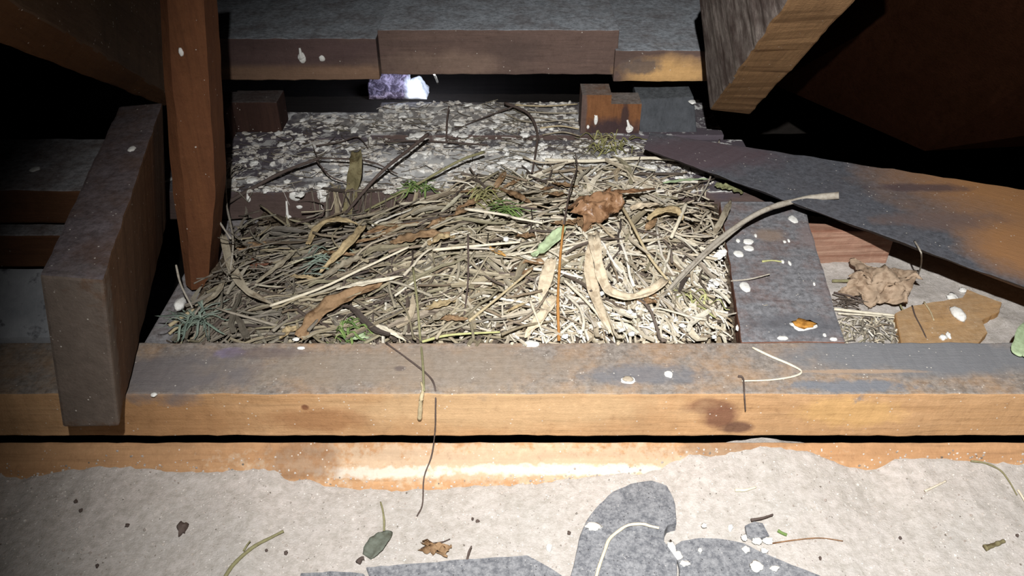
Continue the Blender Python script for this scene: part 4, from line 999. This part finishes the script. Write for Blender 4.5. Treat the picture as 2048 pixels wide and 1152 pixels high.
# fine grit: far too many to count
V = []; Fc = []
for k in range(4200):
    x = random.uniform(-.62, .72); y = random.uniform(.30, sand_edge(x)[0] + .002); s_ = random.uniform(.0004, .0013) * (1.5 if random.random() < .07 else 1)
    a, b = blob(Vector((x, y, sand(x, y) + s_ * .3)), s_, s_ * random.uniform(.6, 1), s_ * .7, k * .37, 5, 3, random.uniform(0, 3), .5, base=len(V)); V += a; Fc += b
grit = litter_mat('grit', [(.64,.60,.55), (.54,.49,.45), (.74,.71,.67), (.36,.31,.28), (.60,.55,.51), (.16,.14,.12)])
tag(link('grit', V, Fc, grit), 'fine pale grit and crumbs strewn over the sand', 'grit', kind='stuff')
V = []; Fc = []
for k in range(300):                                             # sand crumbs clinging to the upper rim of the drift
    x = random.uniform(-.62, .72); ye, e = sand_edge(x); s_ = random.uniform(.0006, .0016)
    p = Vector((x, ye, e)) - DWN * abs(random.gauss(0, .005)) + PN * s_ * .4
    if p.y > YF - .004: continue
    a, b = blob(p, s_, s_ * .7, s_, k * .41, 5, 3, 0, .5, base=len(V)); V += a; Fc += b
tag(link('grit', V, Fc, grit), 'sand crumbs clinging to the plank above the sand', 'grit', kind='stuff')

# ------------------------------------------------------------------ the corner at the right under the diagonal board
def bed_pt(px, py, h=.002):
    z = -.06
    for _ in range(6): p = on_z(px, py, z); z = bed(p.x, p.y) + h
    return on_z(px, py, z)
def bed_path(pts, n=20): return smooth_path([bed_pt(*p) for p in pts], n)
bw = wood('broken_board_wood', (.46, .27, .115), (.37, .205, .085), (1, .1, 0), stretch=8, gs=50, dust=(.42, .36, .27), dust_amt=.35, speck=.4)
def slab_at(name, label, cat, pts, z, th, mat):
    return slab(name, label, cat, pts, z, th, mat)
slab_at('broken_board', 'orange broken board piece in the mortar at the right', 'board', [(1790,626),(1820,612),(1880,602),(1925,594),(1935,578),(1960,588),(2004,604),(2000,622),(1964,640),(1975,664),(1955,690),(1905,700),(1805,700),(1798,664)], -.052, .02, bw)
tag(link('crack', *tube([p + Vector((0, 0, .0004)) for p in smooth_path([flat(px, py, -.052) for px, py in ((1824,612),(1830,632),(1842,655),(1852,676))], 16)], .0010, .0008, 5), tw_dark, smooth=True), 'dark hairline twig lying across the orange broken board', 'twig')
splat_z('white round dropping on the orange broken board', 1916, 630, 24, 26, -.051, .005, .25)
tag(link('splinter', *tube(smooth_path([flat(px, py, -.0505) for px, py in ((1848,604),(1860,622),(1868,641))], 8), .0011, .0008, 6, .2), st_tan, smooth=True), 'pale splinter on the orange broken board', 'splinter')
crumple('leaf', 'large crumpled brown dead leaf on the mortar beside the sill', 'leaf', bed_pt(1757, 590, .001), .082, .060, solid('paper_brown_leaf', [(.40,.30,.215)], .5), 1.5, (.35, -.15, -.6), 21.0, .010, 34, 30, .75)
tag(link('twig', *tube(bed_path([(1664,562,.004),(1710,560,.008),(1745,545,.014),(1770,530,.014)]), .0022, .0012, 7, .3), tw_olive, smooth=True), 'brown stalk under the crumpled leaf beside the sill', 'twig')
tag(link('reed', *tube(bed_path([(1668,618,.006),(1720,624,.006),(1790,631,.006)]), .0021, .0016, 7, .15), st_pale, smooth=True), 'pale reed lying beside the sill, left one over the debris', 'reed')
tag(link('reed', *tube(bed_path([(1676,627,.005),(1730,630,.005),(1796,636,.005)]), .0013, .0010, 7, .15), st_pale, smooth=True), 'thin second pale reed lying just before the other beside the sill', 'reed')
tag(link('twig', *tube(bed_path([(1668,585,.004),(1700,592,.008),(1730,602,.006)]), .0013, .0009, 7, .15), tw_dark, smooth=True), 'dark twig curving beside the sill behind the pale reed', 'twig')
V = []; Fc = []
for k in range(46):
    px, py = random.gauss(1705, 20), random.gauss(604, 5); c = bed_pt(px, py, random.uniform(.001, .007)); yaw = random.gauss(.1, .6); L = random.uniform(.008, .025); d = Vector((math.cos(yaw), math.sin(yaw), random.uniform(-.1, .1)))
    a, b = tube(smooth_path([c - d * L / 2, c + Vector((0, 0, .002)), c + d * L / 2], 5), .0007, .0005, 4, base=len(V)); V += a; Fc += b
tag(link('twig_litter', V, Fc, m_dark), 'dark tangle of plant crumbs beside the sill', 'twigs', kind='stuff')
V = []; Fc = []
for k in range(170):
    px = random.uniform(1680, 1800); py = random.uniform(634, 684); c = bed_pt(px, py, random.uniform(.001, .006)); yaw = random.uniform(0, 3.1); L = random.uniform(.006, .022); d = Vector((math.cos(yaw), math.sin(yaw), random.uniform(-.15, .15)))
    if c.x - .012 < q[1].x or c.y < YB + .012: continue
    a, b = tube(smooth_path([c - d * L / 2, c + Vector((0, 0, .002)), c + d * L / 2], 5), random.uniform(.0006, .0014), .0006, 4, base=len(V)); V += a; Fc += b
tag(link('straw_litter', V, Fc, litter_mat('corner_bits', PALE + GREYS)), 'pale and grey plant bits before the reeds beside the sill', 'straw', kind='stuff')
tag(link('stem', *tube(bed_path([(1802,548,.010),(1806,580,.014),(1800,606,.012),(1812,630,.005)]), .0014, .0010, 7, .2), tw_olive, smooth=True), 'bent green stem at the right of the crumpled leaf', 'stem')
tag(link('stalk', *tube(smooth_path([flat(1829, 482, .040), flat(1838, 497, .044), flat(1843, 510, .036), on_y(1842, 530, .84), bed_pt(1837, 548, .004)], 22), .0011, .0009, 7, .15), tw_grey, smooth=True), 'thin pale stalk hooked over the edge of the diagonal board', 'stalk')
lf = blade(smooth_path([flat(2036, 712, .004), flat(2046, 690, .006), flat(2064, 660, .006), flat(2084, 640, .004)], 14), .022, .0006, .3, wav=.002, m=7)
tag(link('leaf', *lf, lf_green, smooth=True), 'pale green leaf at the right end of the front beam', 'leaf')
mort = [bed_pt(2010, 640), bed_pt(1960, 560)]
for l, px, py, ww, hh in (('white mortar chip at the edge of the shadow', 1925, 582, 14, 8), ('pale mortar lump left of the white chip', 1905, 596, 22, 12), ('tiny white crumb at the front of the broken board, left', 1886, 676, 16, 8), ('tiny white crumb at the front of the broken board, right', 1896, 672, 8, 9)):
    splat_z(l, px, py, ww, hh, bed_pt(px, py, .002).z if py < 650 else -.0515, .003, .6, name='mortar_chip', cat='chip')

# ------------------------------------------------------------------ pale scrap seen through the dark gap, with a hidden lamp added as its daylight
ys = 1.43
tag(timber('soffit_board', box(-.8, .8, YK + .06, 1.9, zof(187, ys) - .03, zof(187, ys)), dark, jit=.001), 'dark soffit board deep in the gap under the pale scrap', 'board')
scr = M('mottled_scrap', .6, .3)
c = scr.mix(scr.rng(scr.noise(75, 6, None, .75, 1.0), .42, .55), (.34, .28, .38), (.06, .045, .07)); wpos = on_y(834, 178, ys)
c = scr.mix(scr.blotch(wpos + Vector((.004, 0, 0)), (.024, .06, .035), 60, .3), c, (.80, .82, .86)); scr.bump(scr.noise(120, 5), .5, .003); scr = scr.color(c)
V = []; Fc = []; n1, n2 = 44, 20
x0, x1 = on_y(742, 180, ys).x, on_y(856, 180, ys).x
zb0 = zof(187, ys) + .001
for i in range(n1 + 1):
    u = i / n1; x = x0 + (x1 - x0) * u
    hgt = .042 * (math.sin(math.pi * min(1, .18 + .82 * u)) ** .45) * (1 if u < .7 else .62 + .5 * max(0, 1 - abs(u - .86) / .16))
    for j in range(n2 + 1):
        v = j / n2; a = math.pi * v
        p = Vector((x, ys - math.cos(a) * .030, zb0 + math.sin(a) * hgt)); p += noise.noise_vector(p * 75) * .0055 * math.sin(a) + noise.noise_vector(p * 200) * .0018 * math.sin(a); p.z = max(p.z, zb0); V.append(tuple(p))
W = n2 + 1
for i in range(n1):
    for j in range(n2): a = i * W + j; Fc.append((a, a + W, a + W + 1, a + 1))
Fc.append(tuple(range(W))); Fc.append(tuple(n1 * W + j for j in range(W))[::-1]); Fc.append(tuple(i * W for i in range(n1 + 1))[::-1] + tuple(i * W + n2 for i in range(n1, -1, -1))[::-1][::-1])
tag(link('scrap', V, Fc, scr, smooth=True), 'pale crumpled mottled scrap glimpsed in the dark gap, white at its right end', 'scrap')
tag(link('stick', *tube(smooth_path([on_y(868, 148, 1.36), on_y(872, 156, 1.37), on_y(876, 167, 1.38)], 6), .0022, .0018, 7, .2), st_pale, smooth=True), 'short pale stick hanging in the dark gap right of the scrap', 'stick')
dl = bpy.data.lights.new('daylight_stand_in', 'AREA'); do = bpy.data.objects.new('daylight_stand_in', dl); COL.objects.link(do)  # small added lamp behind the rail, stands in for daylight on the scrap
dl.energy = .42; dl.size = .08; dl.color = (.72, .80, 1.0); do.location = on_y(850, 100, 1.30) ; do.location.z = .07
do.location = Vector((wpos.x + .03, 1.345, .075)); do.rotation_euler = (wpos - Vector(do.location)).to_track_quat('-Z', 'Y').to_euler()
